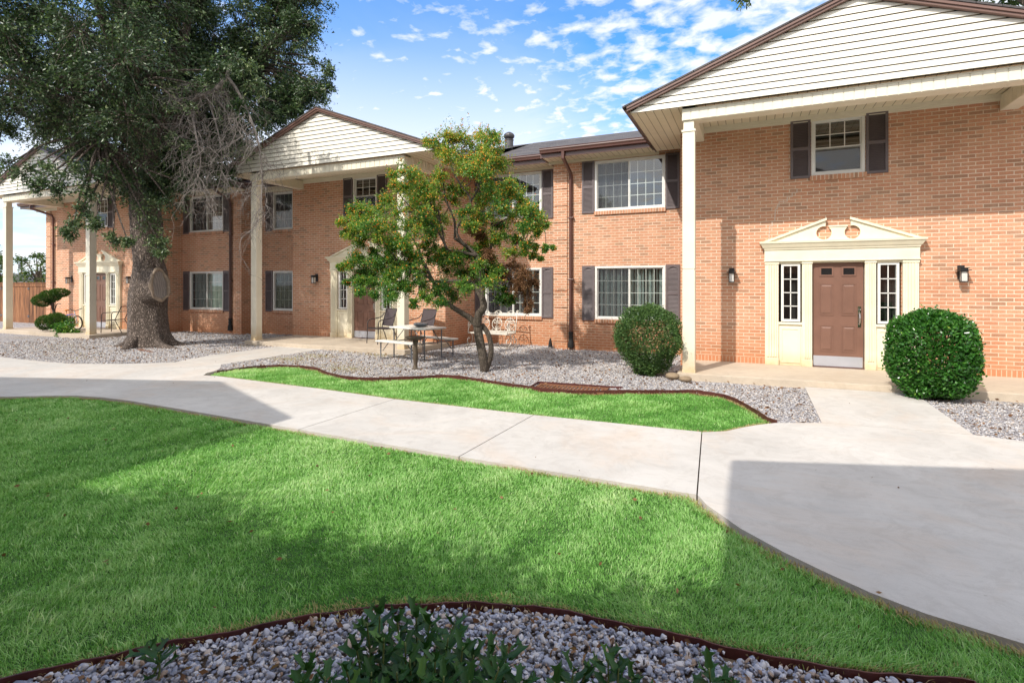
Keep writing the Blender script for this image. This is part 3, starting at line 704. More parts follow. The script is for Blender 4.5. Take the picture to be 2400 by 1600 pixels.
    h.tube([(hx, dy-.012, 1.06), (hx, dy-.05, 1.03), (hx, dy-.06, .95), (hx, dy-.05, .86), (hx, dy-.012, .83)], [.009, .012, .015, .012, .009], 8)
    h.rev([(.022, 0), (.022, .02)], (hx, dy-.03, 1.10), 12)
    h.build('handle', M['chrome'], do, smooth=False)
    t = MB(); t.box(-DW-.015, -.05, -.01, DW+.015, .06, .012); P_(t, 'threshold', M['brown_metal'])
M['glass_dark'] = paint('dark_glass', (.012, .014, .016), .06, .1, spec=.8)
for n_, px_, py_ in PORT: porch(px_, py_)

# ---- wing eaves, gutters, main roof
SL = .31
def wing(x0, x1, yw, endl=False, endr=False):
    ye = yw-.56
    s_ = MB(); s_.box(x0, ye, EZ-.015, x1, yw-.002, EZ+.008); s_.build('eave_soffit', M['soffit'], bld)
    s_ = MB(); s_.box(x0, yw-.035, EZ-.085, x1, yw-.003, EZ-.016); s_.build('wall_trim', M['cream'], bld)
    f_ = MB(); f_.box(x0, ye-.028, EZ-.03, x1, ye-.001, EZ+.17); f_.build('fascia', M['brown_metal'], bld)
    g = MB(); prof = [(ye-.03, EZ+.19), (ye-.145, EZ+.19), (ye-.15, EZ+.15), (ye-.125, EZ+.11), (ye-.12, EZ+.075), (ye-.03, EZ+.065)]
    n = len(prof); vs = [(x0, y, z) for y, z in prof]+[(x1, y, z) for y, z in prof]
    g.add(vs, [(i, i+1, i+1+n, i+n) for i in range(n-1)]+[tuple(range(n)), tuple(range(2*n-1, n-1, -1))])
    g.tube([(x0, ye-.148, EZ+.188), (x1, ye-.148, EZ+.188)], .009, 6)
    g.build('gutter', M['brown_metal'], bld)
    r_ = MB(); yr = 17.0; zr = 6.43; ze = EZ+.175; yf = ye-.06
    r_.add([(x0, yf, ze), (x1, yf, ze), (x1, yr, zr), (x0, yr, zr), (x0, yf, ze+.03), (x1, yf, ze+.03), (x1, yr, zr+.03), (x0, yr, zr+.03)], [(3, 2, 1, 0), (4, 5, 6, 7), (0, 1, 5, 4), (1, 2, 6, 5), (3, 0, 4, 7)])
    r_.build('main_roof', M['shingle'], bld)
wing(-28.55, -25.27, 12.75); wing(-18.16, -15.63, 12.75); wing(-15.63, -13.9, 13.3)
wing(-6.80, -4.88, 13.8); wing(-4.88, -2.02, 13.3); wing(5.07, 9.0, 13.3)
for x in (-4.88, -15.63):                # boxed end where the eave steps
    y1 = 13.8 if x == -4.88 else 13.3; y0 = y1-1.06 if x == -4.88 else y1-1.1
    e = MB(); e.box(x-.03 if x == -4.88 else x, y0, EZ-.03, x if x == -4.88 else x+.03, y1-.05, EZ+.17); e.build('eave_return', M['brown_metal'], bld)
bk = MB()
for (xa, xb, ya) in ((-25.27, -18.16, 12.2), (-13.9, -6.8, 13.1), (-2.02, 5.07, 12.7)):
    za = 6.43-SL*(17-ya); bk.add([(xa, ya, za), (xb, ya, za), (xb, 17, 6.45), (xa, 17, 6.45)], [(0, 1, 2, 3)])
bk.add([(-28.55, 17, 6.45), (9, 17, 6.45), (9, 21.6, 4.95), (-28.55, 21.6, 4.95)], [(0, 1, 2, 3)])
bk.build('main_roof', M['shingle'], bld)
ge = MB(); ge.prism_xz([(-27.76, EZ), (-27.75, EZ), (-27.75, EZ+.1)], 12.8, 12.9)
ge = MB(); ge.add([(-27.77, 12.75, EZ), (-27.77, 21, EZ), (-27.77, 17, 6.4)], [(0, 1, 2)]); ge.add([(8.51, 12.75, EZ), (8.51, 21, EZ), (8.51, 17, 6.4)], [(0, 1, 2)]); ge.build('gable_end', M['siding'], bld)
# ---- downspouts
def downspout(x, yw, zb, style=1):
    ye = yw-.56; d = MB()
    pts = [(x-.02, ye-.08, EZ+.08), (x-.02, ye-.08, EZ-.08), (x, yw-.10, EZ-.36), (x, yw-.055, EZ-.45), (x, yw-.055, zb)] if style else [(x-.45, ye-.08, EZ+.08), (x-.45, ye-.08, EZ-.05), (x-.02, yw-.09, EZ-.30), (x, yw-.055, EZ-.42), (x, yw-.055, zb)]
    d.tube(pts, [.052, .052, .05, .05, .05], 4)
    for z in (1.7, 3.3): d.box(x-.075, yw-.10, z, x+.075, yw-.004, z+.03)
    do = d.build('downspout', M['brown_metal'], bld, bevel=.006)
    b = MB(); b.rev([(.055, .30), (.06, .24), (.05, .22), (.062, .14), (.05, .12), (.075, .02), (.08, -.12)], (x, yw-.06, zb-.12), 14); b.build('drain_boot', M['rubber'], do, smooth=False)
downspout(-4.25, 13.3, .18); downspout(-16.29, 12.75, .25); downspout(-27.15, 12.75, .1, 0)
# ---- turbine vent on the roof
v = MB(); v.rev([(.14, -.25), (.14, .12), (.155, .13), (.155, .15), (.12, .16)], (0, 0, 0), 20)
vo = thing('turbine_vent', 'grey ribbed turbine vent standing on the shingle roof above the berry tree', 'roof vent', (-7.18, 15.8, 6.16))
v.build('vent_pipe', M['vent'], vo, smooth=False)
t = MB()
for j in range(20):
    a = 2*PI*j/20; p = []
    for q in range(7):
        th = PI*(q/6)*.86+.25; r_ = .03+.155*math.sin(th); z = .27-.115*math.cos(th); aa = a+.25*math.sin(th)
        p.append((r_*math.cos(aa), r_*math.sin(aa), z))
    for q in range(6):
        (xa, ya, za), (xb, yb, zb_) = p[q], p[q+1]; tx, ty = -math.sin(a)*.034, math.cos(a)*.034
        t.add([(xa-tx, ya-ty, za), (xa+tx*.8-.012*math.cos(a), ya+ty*.8-.012*math.sin(a), za), (xb+tx*.8-.012*math.cos(a), yb+ty*.8-.012*math.sin(a), zb_), (xb-tx, yb-ty, zb_)], [(0, 1, 2, 3)])
t.rev([(.09, .37), (.06, .395), (.01, .40)], (0, 0, 0), 16); t.rev([(.02, .15), (.10, .27), (.07, .37)], (0, 0, 0), 12)
t.build('turbine_head', M['vent'], vo)

# ---- wall lanterns
def lantern(x, y, label):
    r_ = thing('wall_lantern', label, 'wall lamp', (x, y, 1.757), 0, 'wall lanterns beside the entrance doors')
    b = MB(); b.box(-.05, -.02, -.08, .05, -.002, .16); b.box(-.012, -.12, .075, .012, -.02, .095)
    b.box(-.052, -.19, -.135, .052, -.085, -.118)
    for sx_ in (-1, 1):
        for yy in (-.188, -.094): b.box(sx_*.048-.005, yy-.004, -.12, sx_*.048+.005, yy+.006, .055)
    b.box(-.054, -.194, .05, .054, -.084, .064)
    b.build('lantern_frame', M['black'], r_)
    c = MB(); c.box(-.088, -.225, .064, .088, -.03, .078); c.box(-.052, -.19, .078, .052, -.085, .105); c.box(-.066, -.205, .105, .066, -.05, .115); c.build('lantern_cap', M['black'], r_)
    g = MB(); g.box(-.040, -.18, -.117, .040, -.098, .05); g.build('glass', M['lamp_glass'], r_)
LT = {'R': ('black lantern with frosted glass in the column shadow left of the nearest brown door', 'black lantern with frosted glass above the round glossy bush'),
      'M': ('black lantern with frosted glass left of the middle porch door behind the berry tree', 'black lantern on the middle porch wall hidden by the berry tree crown'),
      'L': ('black lantern with frosted glass above the cloud pruned topiary by the farthest door', 'black lantern with frosted glass between the farthest door and the oak trunk')}
for n_, px_, py_ in PORT:
    for s_ in (-1, 1):
        lantern(px_+s_*1.861, py_, LT[n_][0 if s_ < 0 else 1])
# ------------------------------------------------------------------ ground, walks, beds
YAW = R(24.121); CA, SA = math.cos(YAW), math.sin(YAW); FP = 1244.64
def at(px, py, d):       # a point d metres deep that the photograph shows at (px, py)
    u = (px-1200)/FP; return Vector((d*(-SA+u*CA), d*(CA+u*SA), 1.572+d*(667.77-py)/FP))
def sheet(name, polys, z, m_, kind='structure', thick=None):
    mb = MB()
    for p in polys:
        a = sum(p[i][0]*p[(i+1) % len(p)][1]-p[(i+1) % len(p)][0]*p[i][1] for i in range(len(p)))
        if a < 0: p = p[::-1]
        if thick: mb.prism_xy(p, z-thick, z)
        else: mb.add([(x, y, z) for x, y in p], [tuple(range(len(p)))])
    o = mb.build(name, m_)
    bm = bmesh.new(); bm.from_mesh(o.data); bmesh.ops.triangulate(bm, faces=bm.faces, ngon_method='EAR_CLIP'); bmesh.ops.recalc_face_normals(bm, faces=bm.faces) if thick else None; bm.to_mesh(o.data); bm.free()
    o['kind'] = kind; return o
sheet('ground', [[(-900, -900), (900, -900), (900, 900), (-900, 900)]], -.30, M['field'])
sheet('soil', [[(-34, -8), (14, -8), (14, 13.2), (-34, 13.2)]], -.165, M['soil'])
ZG = -.125
mid_edge = [(-9.34, 6.99), (-9.299, 7.111), (-9.227, 7.60), (-8.745, 8.10), (-7.968, 8.08), (-7.296, 7.752), (-6.635, 7.526), (-6.031, 7.653), (-5.484, 8.041), (-5.105, 8.38), (-4.319, 8.281), (-3.615, 8.074), (-3.178, 8.0), (-2.881, 7.933), (-2.374, 8.03), (-1.662, 8.36), (-0.897, 8.74), (-0.648, 8.74), (-0.361, 8.60), (-0.095, 8.153), (0.065, 7.727), (0.207, 7.349), (0.30, 7.201)]
me_s = [(p.x, p.y) for p in smooth_path(mid_edge, 5)]
bed = [(-34, 6.45), (-24, 6.44), (-15.96, 6.43), (-14.467, 6.43), (-13.2, 6.5), (-11.37, 7.6), (-11.72, 8.7), (-11.73, 11.2), (-10.16, 11.2), (-10.155, 7.72), (-9.52, 7.12)] + me_s[1:] + [(.80, 7.44), (.824, 11), (2.32, 11), (2.284, 7.54), (2.69, 7.46), (14, 7.3), (14, 14), (-34, 14)]
sheet('gravel_bed', [bed], ZG, M['gravel'])
J = .006
walk = [
 [(-34, 1.6), (-16, 1.8), (-14, 2.2), (-12.5, 3.2), (-11.3, 3.75), (-10.2, 4.16), (-9.7, 4.45), (-9.3, 4.64), (-8.8, 4.73), (-8.17, 4.755), (-6.68, 4.70), (-4.77-J, 4.61), (-4.76-J, 6.41), (-6.37, 6.56), (-8.97, 6.70), (-9.252, 6.652), (-9.42, 6.83), (-9.513, 7.1), (-9.75, 7.38), (-10.155, 7.70), (-10.16, 10.93), (-11.73, 10.93), (-11.72, 8.68), (-11.6, 7.95), (-11.37, 7.55), (-12.1, 6.95), (-13.2, 6.48), (-14.467, 6.41), (-15.96, 6.42), (-34, 6.42)],
 [(-4.77+J, 4.61), (-2.59-J, 4.52), (-2.545-J, 6.36), (-4.76+J, 6.41)],
 [(-2.59+J, 4.52), (-.385-.006, 4.476), (-.498-.006, 6.41), (-2.545+J, 6.36)],
 [(-.385+.006, 4.472), (-.30, 4.30), (-.243, 4.225), (-.061, 3.98), (.194, 3.735), (.411, 3.567), (.601, 3.436), (.822, 3.33), (1.168, 3.24), (1.7, 3.12), (2.6, 2.95), (5, 2.7), (14, 2.5), (14, 7.28), (2.69, 7.44), (2.284, 7.52), (1.6, 7.49), (.80, 7.43), (.28, 7.19), (.083, 7.0), (-.08, 6.80), (-.25, 6.55), (-.498+.006, 6.40)],
 [(.80, 7.445), (1.6, 7.505), (2.284, 7.535), (2.32, 9.97), (.824, 9.93)]]
for p in walk: sheet('footpath', [p], -.10, M['concrete'], thick=.12)
# porch slabs
for n_, px_, py_ in PORT:
    m_ = MB()
    if n_ == 'R': p = [(px_-2.72, py_-1.86), (px_-.75, py_-1.80), (px_+5, py_-1.70), (px_+5, py_+.15), (px_-2.72, py_+.15)]
    elif n_ == 'M': p = [(px_-2.70, py_-1.90), (px_-.2, py_-1.92), (px_+2.72, py_-1.84), (px_+2.80, py_-1.7), (px_+2.80, py_+.15), (px_-2.70, py_+.15)]
    else: p = [(px_-2.86, py_-1.86), (px_+2.86, py_-1.86), (px_+2.86, py_+.15), (px_-2.86, py_+.15)]
    m_.prism_xy(p, -.24, 0); o = m_.build('porch_slab', M['porch'], bevel=.012); o['kind'] = 'structure'
# lawns
lawn1 = [(-16, -3), (-16, 1.55), (-14, 2.15), (-12.5, 3.14), (-11.3, 3.69), (-10.2, 4.10), (-9.7, 4.39), (-9.3, 4.58), (-8.8, 4.67), (-8.17, 4.70), (-6.68, 4.645), (-4.77, 4.555), (-2.59, 4.465), (-.44, 4.42), (-.35, 4.27), (-.28, 4.18), (-.10, 3.94), (.155, 3.695), (.38, 3.52), (.58, 3.39), (.80, 3.28), (1.16, 3.185), (1.7, 3.06), (2.6, 2.88), (5, 2.6), (8, 2.5), (8, 1.0), (.905, 1.0), (.90, 2.86)]
fg_edge = [(-3.9, .1), (-3.35, .68), (-2.918, 1.175), (-2.687, 1.433), (-2.511, 1.615), (-2.32, 1.787), (-2.064, 2.033), (-1.851, 2.209), (-1.659, 2.324), (-1.418, 2.453), (-1.2, 2.534), (-.98, 2.599), (-.644, 2.638), (-.33, 2.661), (-.041, 2.672), (.312, 2.706), (.565, 2.776), (.873, 2.867)]
fe_s = [(p.x, p.y) for p in smooth_path(fg_edge, 5)]
lawn1 = lawn1 + [(x, y+.03) for x, y in fe_s[::-1]]
sheet('lawn', [lawn1], -.128, M['turf'])
lawn2 = [(-9.15, 6.70), (-8.97, 6.76), (-6.37, 6.62), (-4.76, 6.47), (-2.55, 6.42), (-.51, 6.46), (-.28, 6.60), (-.10, 6.86), (.06, 7.05), (.24, 7.20)] + [(x-.0, y-.05) for x, y in me_s[::-1]][3:]
sheet('lawn', [lawn2], -.14, M['turf_light'])
near_bed = [(-3.9, -3), (.87, -3), (.87, 2.85)] + fe_s[::-1][1:]
sheet('gravel_bed', [near_bed], -.163, M['soil'])
# steel edging
def edging(pts, z0, z1, name, label, t=.007):
    mb = MB(); P_ = [Vector((x, y, 0)) for x, y in pts]; vs = []; n = len(P_)
    for i in range(n):
        tt = (P_[min(i+1, n-1)]-P_[max(i-1, 0)]).normalized(); nn = Vector((-tt.y, tt.x, 0))*t
        wz = .004*math.sin(i*.7)+.003*math.sin(i*1.9)
        for s_, z in ((1, z0), (1, z1+wz), (-1, z1+wz), (-1, z0)): q = P_[i]+nn*s_*.5; vs.append((q.x, q.y, z))
    fs = []
    for i in range(n-1):
        a = i*4; b = a+4; fs += [(a, b, b+1, a+1), (a+1, b+1, b+2, a+2), (a+2, b+2, b+3, a+3)]
    mb.add(vs, fs+[(0, 1, 2, 3), (4*n-1, 4*n-2, 4*n-3, 4*n-4)])
    return tag(mb.build(name, M['edging']), label, 'garden edging', 'steel edging strips round the gravel beds')
edging(me_s, -.2, -.070, 'garden_edging', 'wavy maroon steel edging between the thin lawn strip and the berry tree gravel bed', .012)
edging(fe_s+[(.885, 2.80), (.88, 2.2), (.87, 1.0)], -.25, -.108, 'garden_edging', 'dark curved steel edging between the big lawn and the holly gravel bed', .008)

# drain grate
gr = thing('drain_grate', 'rusty slotted drain grate framed by maroon edging in the gravel bed', 'drain grate', (-2.66, 8.29, -.12), R(4))
f_ = MB(); frame_box(f_, -.56, .56, 0, 0, 0, 0, 0) if False else None
for x0, y0, x1, y1 in ((-.58, -.22, .58, -.17), (-.58, .17, .58, .22), (-.58, -.17, -.53, .17), (.53, -.17, .58, .17)): f_.box(x0, y0, -.03, x1, y1, .018)
f_.build('grate_frame', M['rust'], gr)
g_ = MB()
for j in range(17): x = -.50+1.0*j/16; g_.box(x-.016, -.17, -.02, x+.016, .17, .010)
g_.box(-.53, -.012, -.025, .53, .012, .006); g_.build('grate_bars', M['rust'], gr)
g_ = MB(); g_.box(-.53, -.17, -.06, .53, .17, -.035); g_.build('drain_pit', M['rubber'], gr)
e_ = MB(); e_.box(-.62, .235, -.05, .80, .245, .045); e_.box(-.63, -.22, -.05, -.62, .245, .045); e_.build('edge_strip', M['edging'], gr)

# ------------------------------------------------------------------ the building behind the camera, whose shadow lies on the lawn
ob = thing('opposite_building', 'matching brick apartment building with gabled porches facing the courtyard from behind the camera', 'building')
def ogable(cx, yf):
    CWW = 2.64; mb = MB(); AX, AZ = 3.56, 6.13; sl = (AZ-4.80)/AX
    mb.prism_xz([(cx-AX, 4.78), (cx+AX, 4.78), (cx, AZ)], yf-.03, yf-.01); mb.build('gable_siding', M['siding'], ob)
    mb = MB(); q = []
    for s_ in (-1, 1):
        e = 3.65; za = lambda x: AZ+.03-sl*abs(x); q = []
        for dz in (0, .06): q += [(cx, yf+.06, za(0)+dz), (cx+s_*e, yf+.06, za(e)+dz), (cx+s_*e, yf-7, za(e)+dz), (cx, yf-7, za(0)+dz)]
        mb.add(q, [(0, 1, 2, 3), (4, 5, 6, 7), (0, 1, 5, 4), (1, 2, 6, 5), (2, 3, 7, 6)])
    mb.build('porch_roof', M['shingle'], ob)
    mb = MB(); mb.box(cx-3.5, yf-2.1, 4.76, cx+3.5, yf-.04, 4.79); mb.build('porch_ceiling', M['soffit'], ob)
    mb = MB(); mb.box(cx-CWW, yf-.34, 4.53, cx+CWW, yf-.10, 4.755); mb.build('front_beam', M['cream'], ob)
    for s_ in (-1, 1):
        mb = MB(); x = cx+s_*(CWW-.1); mb.box(x-.1, yf-.32, -.02, x+.1, yf-.12, 4.52); mb.build('column', M['cream'], ob)
    mb = MB(); mb.box(cx-2.9, yf-2.05, -.3, cx+2.9, yf-1.85, 4.75); mb.build('brick_wall', M['brick'], ob)
    mb = MB(); mb.box(cx-.45, yf-1.84, 0, cx+.45, yf-1.80, 2.03); mb.build('entry_door', M['door'], ob)
    for s_ in (-1, 1):
        mb = MB(); x0, x1 = sorted((cx+s_*2.9, cx+s_*2.91)); mb.box(x0, yf-5, -.3, x1, yf-2.05, 4.75); mb.build('brick_wall', M['brick'], ob)
    s_ = MB(); s_.box(cx-2.9, yf-2, -.24, cx+2.9, yf-.05, -.02); o = s_.build('porch_slab', M['porch']); o['kind'] = 'structure'
ogable(-10.75, -.1); ogable(1.65, .42)
ogable(-22.9, -.3)
mb = MB(); mb.box(-30, -3.35, -.3, 12, -3.15, 4.9); mb.build('brick_wall', M['brick'], ob)
mb = MB(); q = []
for dz in (0, .08): q += [(-30.6, -2.62, 4.95+dz), (12.6, -2.62, 4.95+dz), (12.6, -7.5, 6.4+dz), (-30.6, -7.5, 6.4+dz)]
mb.add(q, [(3, 2, 1, 0), (4, 5, 6, 7), (0, 1, 5, 4), (1, 2, 6, 5), (3, 0, 4, 7)]); mb.add([(-30.6, -7.5, 6.48), (12.6, -7.5, 6.48), (12.6, -12, 4.9), (-30.6, -12, 4.9)], [(0, 1, 2, 3)]); mb.build('main_roof', M['shingle'], ob)
for x in (-7, -5.2, -3.3, -15, -17.5, 6.5):
    for z0, z1 in ((.7, 2.05), (3.4, 4.7)):
        fr, gl, bl, rm = win_kit(1.75, z1-z0, 'slide_clear')
        if abs(x+5.2) < .1: continue
        o = inst('window', fr, ob, (x, -3.15, z0), PI); inst('pane', gl, o); inst('blinds', bl, o)

# ------------------------------------------------------------------ things in the courtyard
def arc(cx, cz, r0, r1, a0, a1, n=14, y=0):
    return [(cx+(r0+(r1-r0)*j/n)*math.cos(R(a0+(a1-a0)*j/n)), y, cz+(r0+(r1-r0)*j/n)*math.sin(R(a0+(a1-a0)*j/n))) for j in range(n+1)]
# folding picnic table
pt = thing('picnic_table', 'white plastic folding picnic table with attached benches on grey steel legs', 'picnic table', (-7.02, 10.33, -.12), R(-12))
t = MB(); t.box(-.60, -.34, .690, .60, .34, .728); o = t.build('table_top', M['white_plastic'], pt, bevel=.014)
for s_ in (-1, 1):
    t = MB(); t.box(-.60, s_*.62-.125, .405, .60, s_*.62+.125, .440); t.build('bench_seat', M['white_plastic'], pt, bevel=.012)
for s_ in (-1, 1):
    x = s_*.50; t = MB()
    t.tube([(x, -.66, .40), (x, -.66, .012), (x, .66, .012), (x, .66, .40)], .017, 8)
    for y in (-.27, .27): t.tube([(x, y, .69), (x, y, .012)], .015, 8)
    t.tube([(x, -.66, .39), (x, .66, .39)], .012, 6)
    t.build('leg_frame', M['grey_metal'], pt, smooth=False)
t = MB()
for y in (-.27, .27):
    for s_ in (-1, 1): t.tube([(s_*.50, y, .36), (s_*.16, y, .685)], .009, 6)
for y in (-.60, .60):
    for s_ in (-1, 1): t.tube([(s_*.50, y, .20), (s_*.30, y, .40)], .009, 6)
t.build('brace', M['grey_metal'], pt)
d_ = thing('covered_dish', 'round grey covered dish sitting on the white picnic table', 'dish', (-6.93, 10.33, .612), R(20))
t = MB(); t.rev([(.09, 0), (.13, .012), (.165, .045), (.172, .055)], (0, 0, 0), 28); t.build('bowl', M['dish'], d_, smooth=True)
t = MB(); t.rev([(.178, .055), (.18, .066), (.14, .088), (.06, .098), (.0, .10)], (0, 0, 0), 28); t.build('lid', M['grey_metal'], d_, smooth=True)
# bird bath
bb = thing('bird_bath', 'small brown weathered bird bath on a slim pedestal in front of the picnic table', 'bird bath', (-6.10, 8.90, -.13))
t = MB(); t.rev([(.10, 0), (.085, .02), (.045, .05), (.038, .12), (.047, .2), (.052, .34), (.045, .44), (.04, .52), (.06, .57), (.055, .60)], (0, 0, 0), 18); t.build('pedestal', M['bath'], bb, smooth=True)
t = MB(); t.rev([(.05, .595), (.12, .61), (.18, .64), (.205, .66), (.20, .672), (.17, .655), (.10, .63), (.02, .62)], (0, 0, 0), 26); t.build('basin', M['bath'], bb, smooth=True)
# sling patio chairs
def chair(loc, rz, label, sling=True, name='patio_chair', cat='chair', group='brown patio chairs on the porch'):
    c = thing(name, label, cat, loc, rz, group)
    for s_ in (-1, 1):
        x = s_*.27; t = MB()
        t.tube(smooth_path([(x, -.30, 0), (x, -.28, .30), (x, -.27, .56), (x, -.20, .63), (x, 0, .66), (x, .16, .70), (x*.93, .24, .80)], 4), .013, 8)
        t.build('leg_frame', M['chair_metal'], c)
        t = MB(); t.tube(smooth_path([(x, .34, 0), (x, .25, .25), (x*.95, .17, .42), (x*.93, .22, .62), (x*.93, .31, .92)], 4), .013, 8); t.build('back_post', M['chair_metal'], c)
    t = MB(); t.tube([(-.26, -.27, .40), (.26, -.27, .40)], .011, 6); t.tube([(-.26, .17, .40), (.26, .17, .40)], .011, 6)
    for s_ in (-1, 1): t.tube([(s_*.26, -.28, .41), (s_*.26, .18, .40)], .012, 6)
    t.tube([(-.25, .31, .92), (.25, .31, .92)], .012, 6); t.build('cross_rail', M['chair_metal'], c)
    if sling:
        for nm, pr in (('seat', [(-.27, .415), (-.15, .40), (0, .385), (.12, .39), (.18, .42)]), ('backrest', [(.185, .46), (.20, .55), (.235, .68), (.275, .80), (.31, .92)])):
            t = MB(); vs = []; 
            for y, z in pr: vs += [(-.25, y, z), (.25, y, z)]
            for y, z in pr: vs += [(-.25, y+(.008 if nm == 'backrest' else 0), z-.008), (.25, y+(.008 if nm == 'backrest' else 0), z-.008)]
            t.add(vs, [(2*j, 2*j+1, 2*j+3, 2*j+2) for j in range(4)]+[(10+2*j, 10+2*j+2, 10+2*j+3, 10+2*j+1) for j in range(4)]); t.build(nm, M['sling'], c, smooth=True)
    return c
chair((-9.12, 11.72, 0), R(-20), 'brown sling patio chair nearest the middle door, partly behind the porch column')
chair((-7.93, 11.85, 0), R(-14), 'brown sling patio chair against the brick wall right of the porch column')
chair((-19.35, 10.75, 0), R(-60), 'bare thin metal chair frame without a seat standing left of the oak trunk', False, 'metal_chair_frame', 'chair', None) if False else None
c = thing('metal_chair_frame', 'bare thin metal chair frame standing on the far porch left of the oak trunk', 'chair', (-19.3, 10.75, 0), R(-60))
for s_ in (-1, 1):
    x = s_*.26; t = MB(); t.tube([(x, -.28, 0), (x, -.27, .60), (x, -.22, .66), (x, .18, .68)], .013, 8); t.build('leg', M['chair_metal'], c)
    t = MB(); t.tube([(x, .36, 0), (x, .14, .42), (x, .34, .86)], .013, 8); t.build('leg', M['chair_metal'], c)
t = MB(); t.tube([(-.26, -.27, .40), (.26, -.27, .40), (.26, .14, .42), (-.26, .14, .42)], .011, 6, closed=True); t.tube([(-.26, .34, .86), (.26, .34, .86)], .012, 6); t.tube([(-.26, -.27, .34), (-.26, .18, .34)], .009, 6); t.build('seat_ring', M['chair_metal'], c)

# white wrought iron garden bench
be = thing('garden_bench', 'ornate white wrought iron garden bench with curled scrolls against the brick wall', 'bench', (-6.42, 13.12, -.12), R(-4))
def TB(paths, name, r_=.010, m_='white_iron'):
    t = MB()
    for p in paths: t.tube(p, r_, 6)
    return t.build(name, M[m_], be, smooth=True)
W2 = .60
bky = lambda z: .12+.14*(z-.38)/.6
def tilt(p): return [(x, bky(z), z) for x, _, z in p]
backs = []
for cx in (-.40, 0, .40):
    backs += [tilt(arc(cx, .62, .155, .155, 0, 360, 22)), tilt(arc(cx-.07, .66, .07, .012, 200, -240, 16)), tilt(arc(cx+.07, .66, .07, .012, -20, 420, 16)),
              tilt([(cx, 0, .42), (cx, 0, .80)]), tilt(arc(cx-.10, .46, .10, .02, 60, -240, 14)), tilt(arc(cx+.10, .46, .10, .02, 120, 420, 14))]
    backs += [tilt(arc(cx, .84, .14, .14, 20, 160, 10)), tilt(arc(cx-.07, .90, .055, .01, -20, 300, 14)), tilt(arc(cx+.07, .90, .055, .01, 200, -120, 14))]
TB(backs, 'back_scrollwork', .0085)
TB([tilt([(-W2, 0, .36), (-W2, 0, .96)]), tilt([(W2, 0, .36), (W2, 0, .96)]), tilt([(-W2, 0, .84), (W2, 0, .84)]), tilt([(-W2, 0, .42), (W2, 0, .42)]), tilt(arc(-.60, .96, .03, .03, -90, 180, 8)), tilt(arc(.60, .96, .03, .03, 0, 270, 8))], 'back_frame', .014)
t = MB()
for j in range(9): y = -.36+.48*j/8; t.box(-W2, y, .395, W2, y+.038, .405)
t.box(-W2-.01, -.37, .375, W2+.01, -.355, .41); t.build('seat', M['white_iron'], be)
for s_ in (-1, 1):
    x = s_*(W2+.01); Y3 = lambda p: [(x, a, z) for a, _, z in p]
    TB([Y3(arc(-.28, .61, .09, .015, 270, -220, 20)), Y3([(-.28, 0, .70), (-.1, 0, .69), (.14, 0, .66), (.20, 0, .64)]), Y3([(-.36, 0, .40), (-.33, 0, .53)])], 'armrest', .012)
    TB([Y3(arc(-.30, .20, .19, .02, 60, -330, 26)), Y3(arc(.12, .18, .16, .02, 120, 510, 24)), Y3([(-.36, 0, .39), (-.22, 0, .36), (.12, 0, .39)])], 'leg', .012)
    TB([Y3([(-.42, 0, .06), (-.38, 0, .015), (-.1, 0, .01), (.2, 0, .015), (.28, 0, .07)])], 'glide_rail', .013)
TB([[(-W2, -.30, .02), (W2, -.30, .02)], [(-W2, .18, .02), (W2, .18, .02)]], 'base_rail', .012)
# drain stub, rocks
t = MB(); t.rev([(.05, -.1), (.055, .05), (.04, .14), (.012, .24)], (-4.93, 13.55, -.1), 12); tag(t.build('drain_stub', M['rubber'], None), 'small black pipe stub standing at the wall beside the downspout', 'pipe')
def rock(x, y, z, r_, label):
    bm = bmesh.new(); bmesh.ops.create_icosphere(bm, subdivisions=3, radius=1)
    for v_ in bm.verts:
        v_.co *= 1+.12*math.sin(v_.co.x*3+x)+.1*math.sin(v_.co.y*4+1); v_.co.x *= r_*1.2; v_.co.y *= r_; v_.co.z *= r_*.75
    me = bpy.data.meshes.new('rock'); bm.to_mesh(me); bm.free(); me.materials.append(M['stone']); me.polygons.foreach_set('use_smooth', [True]*len(me.polygons))
    tag(inst('rock', me, None, (x, y, z)), label, 'rock')
rock(-1.02, 9.63, -.06, .075, 'small tan rounded rock on the gravel in front of the near porch column')
rock(-1.26, 9.80, -.05, .085, 'grey brown rounded rock tucked behind the tan one beside the shrub')

# fence, far house, utility pole
fe = thing('wooden_fence', 'tall stained wood privacy fence with a cap rail at the far end of the building', 'fence', (-27.8, 12.9, -.15))
t = MB(); n = 44
for j in range(n): x = -.02-.14*j; t.box(x-.135, -.01+.004*(j % 2), 0, x, .015+.004*(j % 2), 1.80)
t.build('boards', M['fence'], fe)
t = MB(); t.box(-6.2, -.06, 1.80, 0, .07, 1.84); t.box(-6.2, -.035, 1.66, 0, -.012, 1.80); t.build('cap_rail', M['fence'], fe)
for x in (-1.75, -4.1):
    t = MB(); t.box(x-.02, -.025, 1.50, x+.02, -.012, 1.62); t.box(x-.10, -.022, 1.545, x+.10, -.014, 1.575)
    t.box(x-.02, -.025, .26, x+.02, -.012, .38); t.box(x-.10, -.022, .305, x+.10, -.014, .335); t.build('bracket', M['grey_metal'], fe)
t = MB(); t.box(-6.2, -.03, -.1, 0, .03, .04); t.build('kick_board', M['fence'], fe)
hs = thing('far_house', 'low grey roofed house beyond the wooden fence', 'house', (-71, 30, -2.2), R(20))
t = MB(); t.box(-7, -3, 0, 7, 3, 3.0); t.build('wall', M['pale_wall'], hs)
t = MB(); t.prism_xz([(-8, 2.9), (8, 2.9), (3.5, 4.9), (-3.5, 4.9)], -3.4, 3.4); t.build('roof', M['grey_roof'], hs)
